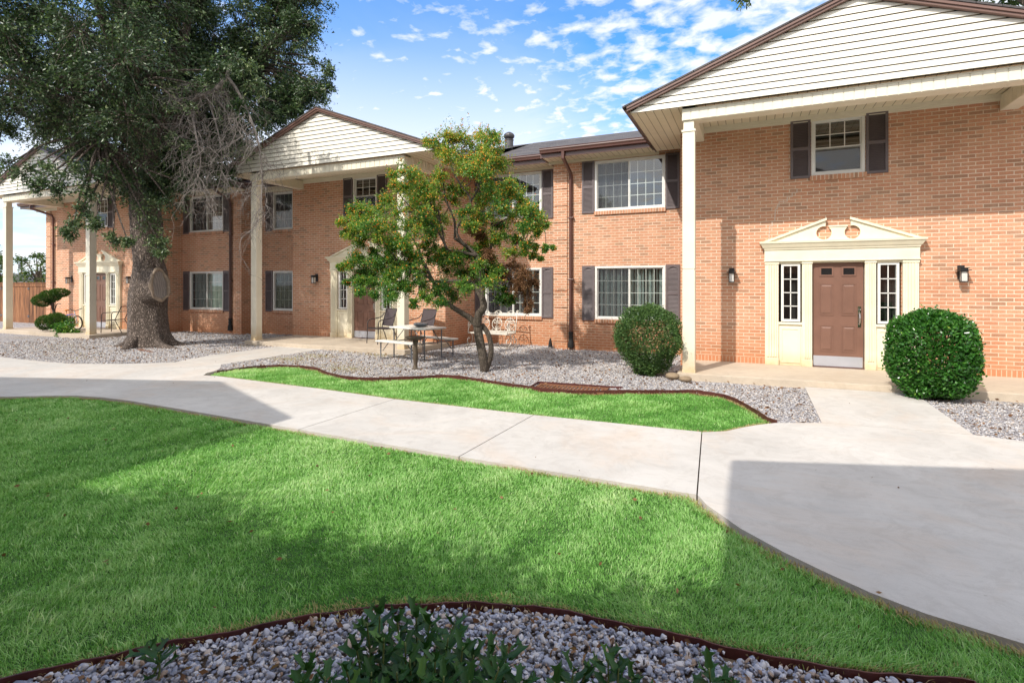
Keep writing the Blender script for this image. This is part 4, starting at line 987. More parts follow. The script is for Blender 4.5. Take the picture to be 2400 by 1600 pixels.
up = thing('utility_pole', 'wooden utility pole with crossarm and transformer far beyond the fence', 'utility pole', (-187, 80, -3))
t = MB(); t.tube([(0, 0, 0), (0, 0, 12.6)], [.28, .2], 8); t.build('pole', M['pole_wood'], up)
t = MB(); t.box(-1.6, -.1, 11.4, 1.6, .1, 11.65); t.build('crossarm', M['pole_wood'], up)
t = MB(); t.rev([(.4, 0), (.45, .1), (.45, 1.4), (.3, 1.6)], (.9, -.7, 9.0), 12); t.build('transformer', M['grey_metal'], up)

# child bicycle behind the topiary
bi = thing('bicycle', 'small blue and white bicycle parked behind the cloud pruned topiary', 'bicycle', (-22.15, 10.85, -.02), R(8))
for x in (-.36, .36):
    t = MB(); t.tube([(x+.24*math.cos(2*PI*j/24), 0, .25+.24*math.sin(2*PI*j/24)) for j in range(24)], .022, 6, closed=True); wo = t.build('wheel', M['rubber'], bi)
    t = MB()
    for j in range(8): t.tube([(x, 0, .25), (x+.225*math.cos(PI*j/4), 0, .25+.225*math.sin(PI*j/4))], .002, 3)
    t.tube([(x, -.04, .25), (x, .04, .25)], .02, 8); t.build('spokes', M['chrome'], wo)
t = MB(); t.tube([(-.36, 0, .25), (-.05, 0, .24), (-.14, 0, .52), (-.36, 0, .25)], .016, 8); t.tube([(-.14, 0, .52), (.24, 0, .56), (-.05, 0, .24)], .018, 8); t.build('frame', M['blue_paint'], bi)
t = MB(); t.tube([(.36, 0, .25), (.22, 0, .66)], .016, 8); t.build('fork', M['white_paint'], bi)
t = MB(); t.tube([(.30, -.22, .76), (.24, -.05, .68), (.24, .05, .68), (.30, .22, .76)], .012, 8); t.build('handlebar', M['black'], bi)
t = MB(); t.tube([(-.14, 0, .50), (-.17, 0, .66)], .012, 6); t.rev([(.05, 0), (.09, .02), (.075, .05), (.02, .055)], (-.17, 0, .66), 12); t.build('saddle', M['orange'], bi)
# a few flat offcuts of old edging and bark at the oak's foot
t = MB(); t.box(-.5, -.05, 0, .5, .05, .018); o = t.build('wood_strip', M['rust'], None, loc=(-14.1, 8.55, -.115)); o.rotation_euler = (0, 0, R(-14)); tag(o, 'rusty brown strip lying in the gravel at the foot of the oak', 'wood strip')
# ------------------------------------------------------------------ gravel stones and grass (uncountable: one object each)
def protos(k, sub):
    out_ = []
    for i in range(k):
        bm = bmesh.new(); bmesh.ops.create_icosphere(bm, subdivisions=sub, radius=1)
        V = np.array([v_.co[:] for v_ in bm.verts]); F = np.array([[v_.index for v_ in f.verts] for f in bm.faces]); bm.free()
        for _ in range(9):      # chip flat faces
            n = unit(1)[0]; dd = V@n; V = V - np.maximum(dd-rng.uniform(.38, .72), 0)[:, None]*n
        V = V*np.array([1, rng.uniform(.6, .95), rng.uniform(.4, .7)]); out_.append((V, F))
    return out_
def rotmats(n, flat=.5):
    a = rng.uniform(0, 2*PI, n); tx = rng.normal(0, flat, n); ty = rng.normal(0, flat, n)
    ca, sa = np.cos(a), np.sin(a); z0 = np.zeros(n); o1 = np.ones(n)
    Rz = np.stack([ca, -sa, z0, sa, ca, z0, z0, z0, o1], 1).reshape(n, 3, 3)
    Rx = np.stack([o1, z0, z0, z0, np.cos(tx), -np.sin(tx), z0, np.sin(tx), np.cos(tx)], 1).reshape(n, 3, 3)
    Ry = np.stack([np.cos(ty), z0, np.sin(ty), z0, o1, z0, -np.sin(ty), z0, np.cos(ty)], 1).reshape(n, 3, 3)
    return Rz@Rx@Ry
def scatter_stones(name, P_, size, pr, label, mm=None):
    Vs, Fs, Ts, off = [], [], [], 0; n = len(P_); pick = rng.integers(0, len(pr), n); Rm = rotmats(n)
    for i, (V, F) in enumerate(pr):
        k = np.where(pick == i)[0]; VV = np.einsum('nij,vj->nvi', Rm[k], V)*size[k][:, None, None] + P_[k][:, None, :]
        Fs.append((F[None]+(np.arange(len(k))*len(V))[:, None, None]+off).reshape(-1, 3)); Vs.append(VV.reshape(-1, 3)); off += len(k)*len(V)
        Ts.append(np.repeat(rng.random(len(k)), len(F)))
    o = raw(name, np.concatenate(Vs), np.concatenate(Fs), np.concatenate(Ts), mm or M['stones'])
    return tag(o, label, 'gravel', kind='stuff')
def scat(poly, n, x0, x1, y0, y1):
    P_ = np.stack([rng.uniform(x0, x1, n), rng.uniform(y0, y1, n)], 1); return P_[inside(P_, poly)]
nb = [(-3.6, .2), (-3.3, .2), (.84, .2), (.85, 2.80)]+[(x, y-.02) for x, y in fe_s[::-1]][1:-2]
P_ = scat(nb, 42000, -3.4, .85, .9, 2.85)
P_ = P_[(P_ @ np.array([-SA, CA])) > 1.75]
z = -.155+.035*rng.random(len(P_)); sz = rng.gamma(5, .0034, len(P_))*.72+.003
scatter_stones('crushed_stone', np.column_stack([P_, z]), sz, protos(8, 2), 'bluish grey crushed stone filling the front bed')
P_ = scat(bed, 250000, -20, 6, 6.4, 13.9); dep = P_@np.array([-SA, CA]); lat = P_@np.array([CA, SA])
kx = (abs(lat/dep) < 1.0); P_, dep = P_[kx], dep[kx]
blk = [inside(P_, [(px_-2.95, py_-1.95), (px_+2.95, py_-1.95), (px_+2.95, py_+3), (px_-2.95, py_+3)]) for _, px_, py_ in PORT]
keep = ~(blk[0] | blk[1] | blk[2]) & ~((abs(P_[:, 0]+2.66) < .60) & (abs(P_[:, 1]-8.29) < .24)) & (rng.random(len(P_)) < np.clip(11/dep, .25, 1)**1.2)
P_, dep = P_[keep], dep[keep]
scatter_stones('crushed_stone', np.column_stack([P_, ZG+.006+.016*rng.random(len(P_))]), (.009+.011*rng.random(len(P_)))*np.clip(dep/9, 1, 1.6), protos(6, 1), 'pale grey crushed stone along the foot of the building', M['stones_pale'])

def grass(name, P_, z, hgt, wid, mat_, label, lean=.5, cat='grass'):
    n = len(P_); dep = np.hypot(P_[:, 0], P_[:, 1]); a = rng.uniform(0, 2*PI, n)
    # neighbouring blades lean the same way and share a tone
    fx = np.sin(P_[:, 0]*3.1+1.3*np.sin(P_[:, 1]*2.3))+np.sin(P_[:, 1]*4.7+P_[:, 0]*1.7); fy = np.cos(P_[:, 1]*3.7+1.1*np.sin(P_[:, 0]*2.9))
    L_ = np.stack([np.cos(a)+.28*fx, np.sin(a)+.28*fy, 0*a], 1)*(lean*rng.uniform(.3, 1.3, n))[:, None]
    h = hgt*rng.uniform(.55, 1.35, n); wd = wid*rng.uniform(.7, 1.3, n); s_ = np.stack([-np.sin(a), np.cos(a), 0*a], 1)*wd[:, None]*.5
    b = np.column_stack([P_, np.full(n, z)]); up = np.array([0, 0, 1.])
    m1 = b + up*(h*.55)[:, None] + L_*(h*.35)[:, None]; tp = b + up*(h*.85)[:, None] + L_*(h*1.05)[:, None]
    V = np.stack([b-s_, b+s_, m1+s_*.75, m1-s_*.75, tp], 1).reshape(-1, 3); i = np.arange(n)[:, None]*5
    F = np.concatenate([i+np.array([[0, 1, 2]]), i+np.array([[0, 2, 3]]), i+np.array([[3, 2, 4]])])
    patch = .5+.22*np.sin(P_[:, 0]*1.9+P_[:, 1]*.8)+.18*np.sin(P_[:, 0]*4.3-P_[:, 1]*3.1)+.12*np.sin(P_[:, 1]*7.7+P_[:, 0]*5.9)
    rg = np.zeros(n)
    for _ in range(26):        # thin and thick patches of many sizes
        kx_, ky_ = rng.normal(0, 1, 2)*rng.choice([.8, 2.5, 7, 18]); rg += np.sin(P_[:, 0]*kx_+P_[:, 1]*ky_+rng.uniform(0, 6))
    rg = rg/np.sqrt(13)
    h *= np.clip(1+.22*rg, .5, 1.7); V = None
    m1 = b + up*(h*.55)[:, None] + L_*(h*.35)[:, None]; tp = b + up*(h*.85)[:, None] + L_*(h*1.05)[:, None]
    V = np.stack([b-s_, b+s_, m1+s_*.75, m1-s_*.75, tp], 1).reshape(-1, 3)
    t = np.clip(.20*patch+.13*rg+.12+.60*rng.beta(2., 2.2, n), 0, 1); t[rng.random(n) < .012] = 1
    return tag(raw(name, V, F, np.tile(t, 3), mat_), label, cat, kind='stuff')
P_ = scat(lawn1, 1150000, -10.6, 3.2, 1.0, 4.72); dep = P_@np.array([-SA, CA]); lat = P_@np.array([CA, SA])
k = (dep > 1.9) & (abs(lat/dep) < 1.03) & (rng.random(len(P_)) < np.clip(3.0/dep, .2, 1)**1.35); P_, dep = P_[k], dep[k]
grass('lawn_grass', P_, -.132, .029, .0036*np.clip(dep/2.6, 1, 3.2), M['blades'], 'mown green grass of the big front lawn', .75)
nc = 1000; cc_ = scat(lawn1, nc*2, -9.5, 3, 1.2, 4.6); cc_ = cc_[(cc_@np.array([-SA, CA])) > 1.9]; Q = np.repeat(cc_, 24, 0); Q = Q+rng.normal(0, .022, Q.shape); Q = Q[inside(Q, lawn1)]
grass('grass_tufts', Q, -.130, .040, .0044, M['blades'], 'longer uneven grass tufts dotted over the big lawn', .95)
P_ = scat(lawn2, 170000, -9.4, .4, 6.3, 8.8); dep = P_@np.array([-SA, CA])
grass('lawn_grass', P_, -.145, .042, .009, M['blades'], 'bright mown grass of the thin strip between footpath and edging')
# ragged dry fringe where the lawn meets concrete and edging
def fringe(path, n, off, name, label):
    P0 = np.array(path); seg = np.diff(P0, axis=0); ln = np.hypot(seg[:, 0], seg[:, 1]); pk = rng.choice(len(ln), n, p=ln/ln.sum()); t = rng.random(n)
    Q = P0[pk]+seg[pk]*t[:, None]; nn = np.stack([-seg[pk, 1], seg[pk, 0]], 1)/ln[pk][:, None]
    Q = Q+nn*(rng.normal(0, .028, n)*(1+.5*np.sin(Q[:, :1].ravel()*9))+off)[:, None]
    return Q
Q = np.concatenate([fringe(lawn1[5:27], 24000, -.01, '', ''), fringe(lawn2[1:10], 9000, 0, '', ''), fringe([(x, y+.045) for x, y in fe_s], 4500, 0, '', ''), fringe([(x, y-.06) for x, y in me_s], 5000, 0, '', '')])
grass('dry_grass_fringe', Q, -.132, .022, .005, M['dry'], 'dry straw coloured grass fringe along the edges of the lawns', .9)
# weedy patches in the gravel
Q = []
for cx, cy, r_, n in ((-9.6, 8.9, .35, 900), (-9.3, 9.6, .35, 900), (-8.6, 8.75, .5, 1400), (-8.0, 10.3, .3, 700), (-7.2, 8.3, .4, 900), (-12.3, 9.2, .35, 700), (-12.1, 7.7, .3, 500), (-14.8, 7.3, .6, 900), (-17, 8.2, .7, 900), (-12.8, 10.4, .3, 500), (-9.0, 10.5, .3, 700), (-6.9, 9.1, .3, 600)):
    Q.append(np.stack([cx+rng.normal(0, r_, n), cy+rng.normal(0, r_*.45, n)], 1))
Q = np.concatenate(Q); Q = Q[inside(Q, bed)]
grass('weedy_grass', Q, ZG, .035, .008, M['dry'], 'sparse yellowish grass growing up through the gravel', .8)
# fallen leaves
def litter(name, P3, size, mat_, label):
    n = len(P3); D = unit(n); D[:, 2] *= .25; V, F, t = leaves(P3, D, size, size*.55, rng.random(n), .3)
    return tag(raw(name, V, F, t, mat_), label, 'fallen leaves', kind='stuff')
a = scat(bed, 9000, -20, 4, 6.6, 13); a = a[rng.random(len(a)) < .45]
litter('fallen_leaves', np.column_stack([a, np.full(len(a), ZG+.03)]), .035+.03*rng.random(len(a)), M['brown_leaf'], 'brown fallen leaves scattered over the gravel beds')
a = scat(nb, 700, -3.2, .8, 1.2, 2.8)
litter('fallen_leaves', np.column_stack([a, np.full(len(a), -.108)]), .02+.035*rng.random(len(a)), M['brown_leaf'], 'brown leaf scraps lying on the stones of the front bed')

a = np.concatenate([scat(w_, 170, -12, 4, 3, 9) for w_ in walk]); a = a[rng.random(len(a)) < .5]
litter('fallen_leaves', np.column_stack([a, np.full(len(a), -.094)]), .012+.022*rng.random(len(a))**2, M['brown_leaf'], 'tiny dry leaf scraps blown over the concrete footpaths')
a = scat(lawn1, 110, -9, 3, 1.5, 4.6)
litter('fallen_leaves', np.column_stack([a, np.full(len(a), -.098)]), .02+.03*rng.random(len(a)), M['brown_leaf'], 'few small brown leaves lying in the big lawn grass')

# ------------------------------------------------------------------ trees
def spray_leaves(blobs, twigs, per, L0, W0, droop=.35, tint_shift=0., twig_r=.004, jl=.3, flat=.75, lr=(.55, 1.18)):
    """blobs: (x,y,z,r). Leaves are set along twigs that leave each blob's centre."""
    B = np.array([b[:4] for b in blobs]); nb_ = len(B); k = nb_*twigs
    c = np.repeat(B[:, :3], twigs, 0); r_ = np.repeat(B[:, 3], twigs)
    ax_ = np.repeat(unit(nb_), twigs, 0); d = unit(k); d = d+ax_*(.45*np.sign((d*ax_).sum(1)))[:, None]; d[:, 2] *= flat; d = nrm(d); tint_t = np.repeat(rng.normal(0, .10, nb_), twigs)+rng.normal(0, .12, k)
    ln = r_*rng.uniform(lr[0], lr[1], k); s0 = c+d*(r_*.12)[:, None]+rng.normal(0, .08, (k, 3))*r_[:, None]
    t = np.repeat(np.linspace(.25, 1.0, per)[None], k, 0)+rng.normal(0, .03, (k, per))
    bend = rng.normal(0, .25, (k, 3)); bend[:, 2] -= droop
    pt_ = s0[:, None]+d[:, None]*(ln[:, None]*t)[..., None]+bend[:, None]*(ln[:, None]*t*t*.5)[..., None]
    dd = d[:, None]+bend[:, None]*t[..., None]
    C = pt_.reshape(-1, 3)+rng.normal(0, 1, (k*per, 3))*L0*.45; D = nrm(dd.reshape(-1, 3))+rng.normal(0, .75, (k*per, 3))
    n = len(C); L_ = L0*rng.uniform(1-jl, 1+jl, n); Wd = W0*rng.uniform(.75, 1.25, n)
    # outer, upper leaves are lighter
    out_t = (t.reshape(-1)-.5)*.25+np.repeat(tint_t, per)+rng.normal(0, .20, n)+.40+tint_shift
    V, F, T = leaves(C, D, L_, Wd, np.clip(out_t, 0, 1))
    # twigs as thin three sided slivers
    e = s0+d*ln[:, None]+bend*(ln*.5)[:, None]; mid = s0+d*(ln*.5)[:, None]+bend*(ln*.125)[:, None]
    sd_ = nrm(np.cross(d, unit(k)))*twig_r
    TV = np.stack([s0-sd_, s0+sd_, mid+sd_*.7, mid-sd_*.7, e], 1).reshape(-1, 3); i = np.arange(k)[:, None]*5
    TF = np.concatenate([i+np.array([[0, 1, 2]]), i+np.array([[0, 2, 3]]), i+np.array([[3, 2, 4]])])
    return (V, F, T), (TV, TF), (e, C)
def limb(mb, pts, r0, r1, k=5, n=8, jit=0.):
    P0 = [Vector(p) for p in pts]
    if jit: P0 = [P0[0]]+[p+Vector(rng.normal(0, jit, 3)) for p in P0[1:-1]]+[P0[-1]]
    S = smooth_path(P0, k); m_ = len(S)
    mb.tube(S, [r0+(r1-r0)*(i/(m_-1)) for i in range(m_)], n); return S

# ---- the big live oak
D0 = 14.6
oak = thing('oak_tree', 'huge dark evergreen oak with a thick gnarled trunk and a pale pruning scar', 'tree', tuple(at(350, 810, D0)[:2])+(-.13,))
oc = Vector(oak.location)
prof = [(845, 288, 430), (820, 289, 420), (805, 293, 408), (790, 295, 402), (765, 297, 397), (740, 298, 394), (715, 298, 394), (690, 300, 396), (665, 305, 397), (640, 310, 396), (615, 313, 388), (590, 311, 383), (565, 308, 382), (540, 305, 383), (515, 303, 381), (490, 301, 376), (465, 302, 371), (440, 302, 370), (410, 296, 378), (380, 300, 372), (340, 312, 365), (290, 325, 362)]
cy, cl, cr_ = [np.array(q, float) for q in zip(*prof)]
ys = np.linspace(845, 290, 96); L_ = np.interp(-ys, -cy, cl); R_ = np.interp(-ys, -cy, cr_)
na = 72; V = []; 
for j, y in enumerate(ys):
    c = at((L_[j]+R_[j])/2, y, D0); r_ = (R_[j]-L_[j])/2*D0/FP*.86
    for i in range(na):
        a = 2*PI*i/na; fl = max(0, (y-770)/75)
        rr = r_*(1+.035*math.sin(5*a+.02*y)+.02*math.sin(9*a-1+.013*y)+.06*fl*math.sin(4*a+1.2)+.05*fl*math.sin(7*a))
        rr += rng.normal(0, .006)
        V.append((c.x+rr*math.cos(a), c.y+rr*math.sin(a)*.92, c.z))
V = np.array(V)-np.array(oc)
F = [(j*na+i, j*na+(i+1) % na, (j+1)*na+(i+1) % na, (j+1)*na+i) for j in range(95) for i in range(na)]
tm = MB(); tm.v = [tuple(v_) for v_ in V]; tm.f = F; tm.m = [0]*len(F)
# surface roots
for a, ln in ((-.15, 1.3), (1.9, .6), (3.6, .5), (4.9, .5), (.6, .7)):
    p = [(.40*math.cos(a), .40*math.sin(a), .28), (.62*math.cos(a), .62*math.sin(a), .07), ((.62+ln*.5)*math.cos(a+.1), (.62+ln*.5)*math.sin(a+.1), -.02), ((.62+ln)*math.cos(a+.2), (.62+ln)*math.sin(a+.2), -.08)]
    S = smooth_path(p, 5); tm.tube(S, [.17-.15*(i/(len(S)-1)) for i in range(len(S))], 10)
top = at(342, 300, D0)-oc
crown_poly = [(-420, -420), (560, -420), (620, -200), (650, -40), (700, 60), (755, 140), (765, 190), (725, 235), (670, 265), (600, 300), (560, 370), (470, 440), (420, 470), (310, 430), (220, 360), (110, 325), (0, 300), (-300, 290)]
blobs = []; tries = 0
while len(blobs) < 330 and tries < 20000:
    tries += 1
    px_, py_ = random.uniform(-430, 760), random.uniform(-420, 460)
    if not inside(np.array([[px_, py_]]), crown_poly)[0]: continue
    ed = min(math.hypot(px_-(q[0]+(crown_poly[(i_+1) % len(crown_poly)][0]-q[0])*t), py_-(q[1]+(crown_poly[(i_+1) % len(crown_poly)][1]-q[1])*t)) for i_, q in enumerate(crown_poly) for t in (0, .25, .5, .75))
    r_ = min(.85, .35+ed/110); hd = min(3.3, .6+ed/60)
    d = D0+random.choice((-1, 1))*hd*random.uniform(.25, 1)-.2
    if px_ > 400: d = D0-.3+abs(d-D0)*min(1, 1.0)
    elif px_ > 330: d = max(d, D0-1.6)
    p = at(px_, py_, d)
    if any((p-Vector(b[:3])).length < .26*(r_+b[3]) for b in blobs): continue
    blobs.append((*p, r_))
for _ in range(55):      # dense leaves behind the dead branch
    px_, py_ = random.uniform(400, 720), random.uniform(-40, 330)
    if py_ > 250 and px_ > 620: continue
    blobs.append((*at(px_, py_, random.uniform(14.3, 16.8)), random.uniform(.5, .75)))
for _ in range(14):
    blobs.append((*at(random.uniform(390, 540), random.uniform(320, 430), random.uniform(14.6, 16)), random.uniform(.4, .6)))
# drooping sprays on the near side and ragged tips on the right
droops = []
for px_, py_, dd, r_ in ((205, 450, 12.6, .36), (212, 415, 12.6, .42), (198, 490, 12.4, .26), (172, 530, 12.4, .24), (222, 520, 12.4, .18), (160, 548, 12.4, .15), (265, 560, 12.6, .20), (300, 566, 12.6, .16), (352, 520, 13.4, .32), (372, 565, 13.3, .24), (378, 592, 13.2, .18), (340, 480, 13.5, .40), (400, 475, 13.4, .42), (300, 440, 13.4, .45), (440, 430, 13.6, .42), (60, 400, 12.4, .30), (20, 385, 12.4, .35), (110, 395, 12.4, .30), (160, 400, 12.4, .35), (90, 430, 12.3, .18), (250, 410, 12.8, .45), (130, 440, 12.4, .22), (545, 135, 12.2, .38), (510, 165, 12.3, .30), (575, 160, 12.2, .28), (470, 200, 12.3, .32), (430, 250, 12.4, .34), (600, 200, 12.6, .26), (420, 330, 12.5, .3), (560, 250, 12.4, .18)):
    droops.append((*at(px_, py_, dd), r_))
for px_, py_, dd, r_ in ((752, 150, 14.4, .34), (745, 190, 14.6, .36), (772, 165, 14.4, .18), (715, 105, 14.4, .36), (700, 240, 14.6, .34), (655, 270, 14.6, .36), (690, 45, 14.4, .3), (660, -10, 14.5, .34), (620, 290, 14.4, .34), (735, 220, 14.5, .26), (765, 205, 14.5, .2), (725, 70, 14.5, .2)):
    droops.append((*at(px_, py_, dd), r_))
lb = [(b[0]-oc.x, b[1]-oc.y, b[2]-oc.z, b[3]) for b in blobs]
ld = [(b[0]-oc.x, b[1]-oc.y, b[2]-oc.z, b[3]) for b in droops]
# limbs
forks = [at(342, 330, D0)-oc, at(350, 380, D0)-oc, at(330, 420, D0)-oc]
mains = [(at(300, 200, D0-1.2)-oc, .20), (at(430, 220, D0+1.0)-oc, .17), (at(520, 150, D0+1.0)-oc, .13), (at(180, 150, D0+.6)-oc, .20), (at(60, 200, D0-.9)-oc, .16), (at(340, 40, D0)-oc, .2), (at(620, 130, D0+.9)-oc, .08), (at(200, -60, D0)-oc, .14), (at(460, -40, D0)-oc, .14), (at(-80, 60, D0+.5)-oc, .13), (at(240, 330, D0-1.2)-oc, .10)]
nodes = []
for i_, (e_, r_) in enumerate(mains):
    s0 = forks[i_ % 3]; S = limb(tm, [s0, s0.lerp(e_, .35)+Vector((0, 0, .35)), s0.lerp(e_, .7)+Vector((.1, -.1, .2)), e_], r_*1.5, r_*.5, 5, 8, .12); nodes += [(p, r_) for p in S[4:]]
for b in lb+ld:
    p = Vector(b[:3]); q = min(nodes, key=lambda n_: (n_[0]-p).length)[0]
    if (p-q).length > 3.2: continue
    limb(tm, [q, q.lerp(p, .5)+Vector((0, 0, .12)), p], .045, .012, 4, 5, .1)
tr = tm.build('trunk', M['oak_bark'], oak, smooth=True)
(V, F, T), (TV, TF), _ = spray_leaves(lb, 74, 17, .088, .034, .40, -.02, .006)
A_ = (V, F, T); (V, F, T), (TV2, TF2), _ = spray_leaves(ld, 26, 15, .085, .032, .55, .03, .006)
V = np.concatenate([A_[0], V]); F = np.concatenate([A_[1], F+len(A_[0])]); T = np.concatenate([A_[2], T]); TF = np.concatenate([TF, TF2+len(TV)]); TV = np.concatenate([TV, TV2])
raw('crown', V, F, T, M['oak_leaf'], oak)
tb = raw('twigs', TV, TF, np.zeros(len(TF)), M['oak_bark'], oak)
# pruning scar: pale sawn face inside a raised lip
sc_c = at(373, 667, D0-.40)-oc; nrm_ = (Vector((0, 0, 1.572))-(sc_c+oc)); nrm_.z = 0; nrm_.normalize(); nrm_ = Matrix.Rotation(R(38), 3, 'Z')@nrm_; nrm_ = (nrm_+Vector((0, 0, .10))).normalized()
u_ = Vector((0, 0, 1)).cross(nrm_).normalized(); v_ = nrm_.cross(u_)
def egg(a, k=1.): return u_*(.235*k*math.cos(a))*(1-.18*math.sin(a)) + v_*(.40*k*math.sin(a))
m_ = MB(); n = 40; base = sc_c
rim = [base+egg(2*PI*i/n, 1.04+.03*math.sin(i*1.3))+nrm_*(.02+.015*math.sin(i*.9)) for i in range(n)]
m_.tube(rim, [.042+.012*math.sin(i*.7) for i in range(n)], 8, closed=True); so_ = None
m2 = MB(); m2.add([tuple(base+nrm_*.012)]+[tuple(base+egg(2*PI*i/n, .99)+nrm_*.01) for i in range(n)], [(0, 1+i, 1+(i+1) % n) for i in range(n)])
sw = m2.build('pruning_scar', M['cut'], oak); m_.build('scar_lip', M['scar_lip'], sw, smooth=True)
m3 = MB()
for i in range(n):
    a = base+egg(2*PI*i/n, 1.0); b_ = base+egg(2*PI*(i+1)/n, 1.0); m3.add([tuple(a+nrm_*.02), tuple(b_+nrm_*.02), tuple(b_*1.0+egg(2*PI*(i+1)/n, .28)-nrm_*.42), tuple(a+egg(2*PI*i/n, .28)-nrm_*.42)], [(0, 1, 2, 3)])
m3.build('scar_collar', M['oak_bark'], sw, smooth=True)
# dead branch hanging on the right side of the crown
db = MB(); DD = 12.5
mains_ = [[(540, 152), (532, 178), (508, 208), (478, 222), (450, 240), (453, 280), (462, 330), (470, 380), (455, 440)],
          [(535, 182), (556, 212), (575, 250), (592, 290), (606, 340), (614, 400), (612, 470), (600, 530)],
          [(500, 224), (522, 250), (545, 285), (568, 320)], [(484, 225), (500, 270), (515, 330), (520, 400), (500, 470)], [(452, 262), (430, 300), (425, 350), (432, 400)]]
rad_ = [(.085, .012), (.06, .010), (.035, .010), (.035, .008), (.02, .006)]
dn = []
for q, (ra, rb) in zip(mains_, [(a_*.62, b_*.7) for a_, b_ in rad_]):
    S = limb(db, [at(x, y, DD+rng.normal(0, .12))-oc for x, y in q], ra, rb, 4, 6); dn += S[6:]
def twig(p, d, ln, r_, lev):
    pts = [p]; dd = d.copy(); k_ = 5
    for i in range(k_):
        dd = (dd+Vector(rng.normal(0, .33, 3))+Vector((0, 0, -.22))).normalized(); pts.append(pts[-1]+dd*ln/k_)
    db.tube(pts, [r_*(1-.75*i/k_) for i in range(k_+1)], 3, cap=False)
    if lev:
        for _ in range(3): 
            i = random.randint(1, k_); twig(pts[i], (dd+Vector(rng.normal(0, .8, 3))).normalized(), ln*.6, r_*.55, lev-1)
for _ in range(190):
    p = random.choice(dn); twig(p, Vector((rng.normal(0, 1), rng.normal(0, .6), rng.normal(-.1, .5))).normalized(), random.uniform(.45, 1.1), .0085, 2)
db.build('dead_branch', M['dead_wood'], oak)

# ---- yaupon tree with berries
D1 = 10.35
yt = thing('berry_tree', 'small spreading tree with orange berries and twisting bare stems in the gravel bed', 'tree', tuple(at(1137, 866, D1)[:2])+(-.12,))
yc = Vector(yt.location)
def yp(x, y, dd=0.): return at(780+x/3.409, 280+y/3.409, D1+dd)-yc
G_ = [(850,190,100),(930,140,90),(1060,150,120),(1190,130,90),(1280,160,90),(1130,240,120),(1290,290,110),(960,250,90),(1200,380,90),(1330,350,90),(850,260,60),(760,180,50),
 (600,420,105),(480,440,42),(700,490,105),(820,560,85),(560,540,70),(480,520,30),(860,480,60),
 (390,700,100),(250,740,95),(170,720,50),(110,800,60),(60,820,30),(520,720,120),(690,690,115),(300,850,100),(150,900,60),(90,910,30),(450,850,110),(620,880,120),(760,840,95),(230,960,70),(540,980,100),(400,960,80),(820,740,80),(430,640,60),(700,600,60),
 (1180,650,105),(1300,630,105),(1430,580,70),(1500,640,95),(1560,720,85),(1650,790,65),(1690,850,40),(1400,750,100),(1200,780,100),(1060,740,70),(1550,820,85),(1640,890,50),(1250,560,60),(1100,850,60),(1330,850,70),
 (120,1170,55),(60,1180,25),(200,1110,55),(280,1180,95),(420,1120,100),(200,1300,65),(110,1300,30),(320,1300,80),(480,1240,100),(620,1180,95),(560,1350,70),(700,1320,90),(740,1420,55),(650,1470,35),(330,1400,40),(220,1380,40),(600,1070,90),(480,1400,40),
 (900,1180,90),(1000,1130,85),(880,1340,95),(960,1410,75),(860,1460,50),(1120,1080,75),(1150,1220,90),(1250,1290,90),(1030,1230,80),(1250,1120,60),(1050,1330,60),(1350,1440,60),(1430,1440,40),(1380,1380,60),
 (1470,960,70),(1550,1000,45),(1620,1020,30),(1700,1030,22),(1760,1025,12),(1600,1090,35),(1660,1110,18),(1420,1060,60),(1300,960,55),(1530,1060,40),
 (950,640,60),(1030,560,50),(820,900,70),(740,1000,60),(860,1080,60)]
Bn = [(1450,1180,100),(1400,1270,100),(1520,1250,90),(1540,1370,75),(1560,1460,45),(1600,1300,50),(1340,1200,70),(1130,880,50),(1200,980,60),(1240,1070,50),(1560,1520,22),(1480,1330,70),(1180,930,40)]
ypoly = [(790, 190), (930, 110), (1200, 100), (1330, 200), (1390, 330), (1320, 450), (1480, 570), (1650, 740), (1700, 830), (1590, 900), (1420, 880), (1310, 1000), (1310, 1350), (1230, 1360), (1050, 1350), (860, 1450), (620, 1420), (220, 1350), (110, 1180), (220, 960), (110, 880), (90, 800), (190, 730), (500, 660), (480, 450), (620, 360), (820, 430), (810, 280)]
G2 = []
while len(G2) < 82:
    x, y = random.uniform(40, 1740), random.uniform(80, 1500)
    if inside(np.array([[x, y]]), ypoly)[0] and not (860 < x < 1110 and 420 < y < 640 and random.random() < .8) and not (860 < x < 1040 and 640 < y < 1060 and random.random() < .7): G2.append((x, y, random.uniform(55, 95)))
G_ = G_+G2
gb = [(*yp(x, y, rng.normal(0, .45)), r_/3.409*D1/FP*.95) for x, y, r_ in G_]
bb_ = [(*yp(x, y, rng.normal(-.1, .3)), r_/3.409*D1/FP) for x, y, r_ in Bn]
ym = MB()
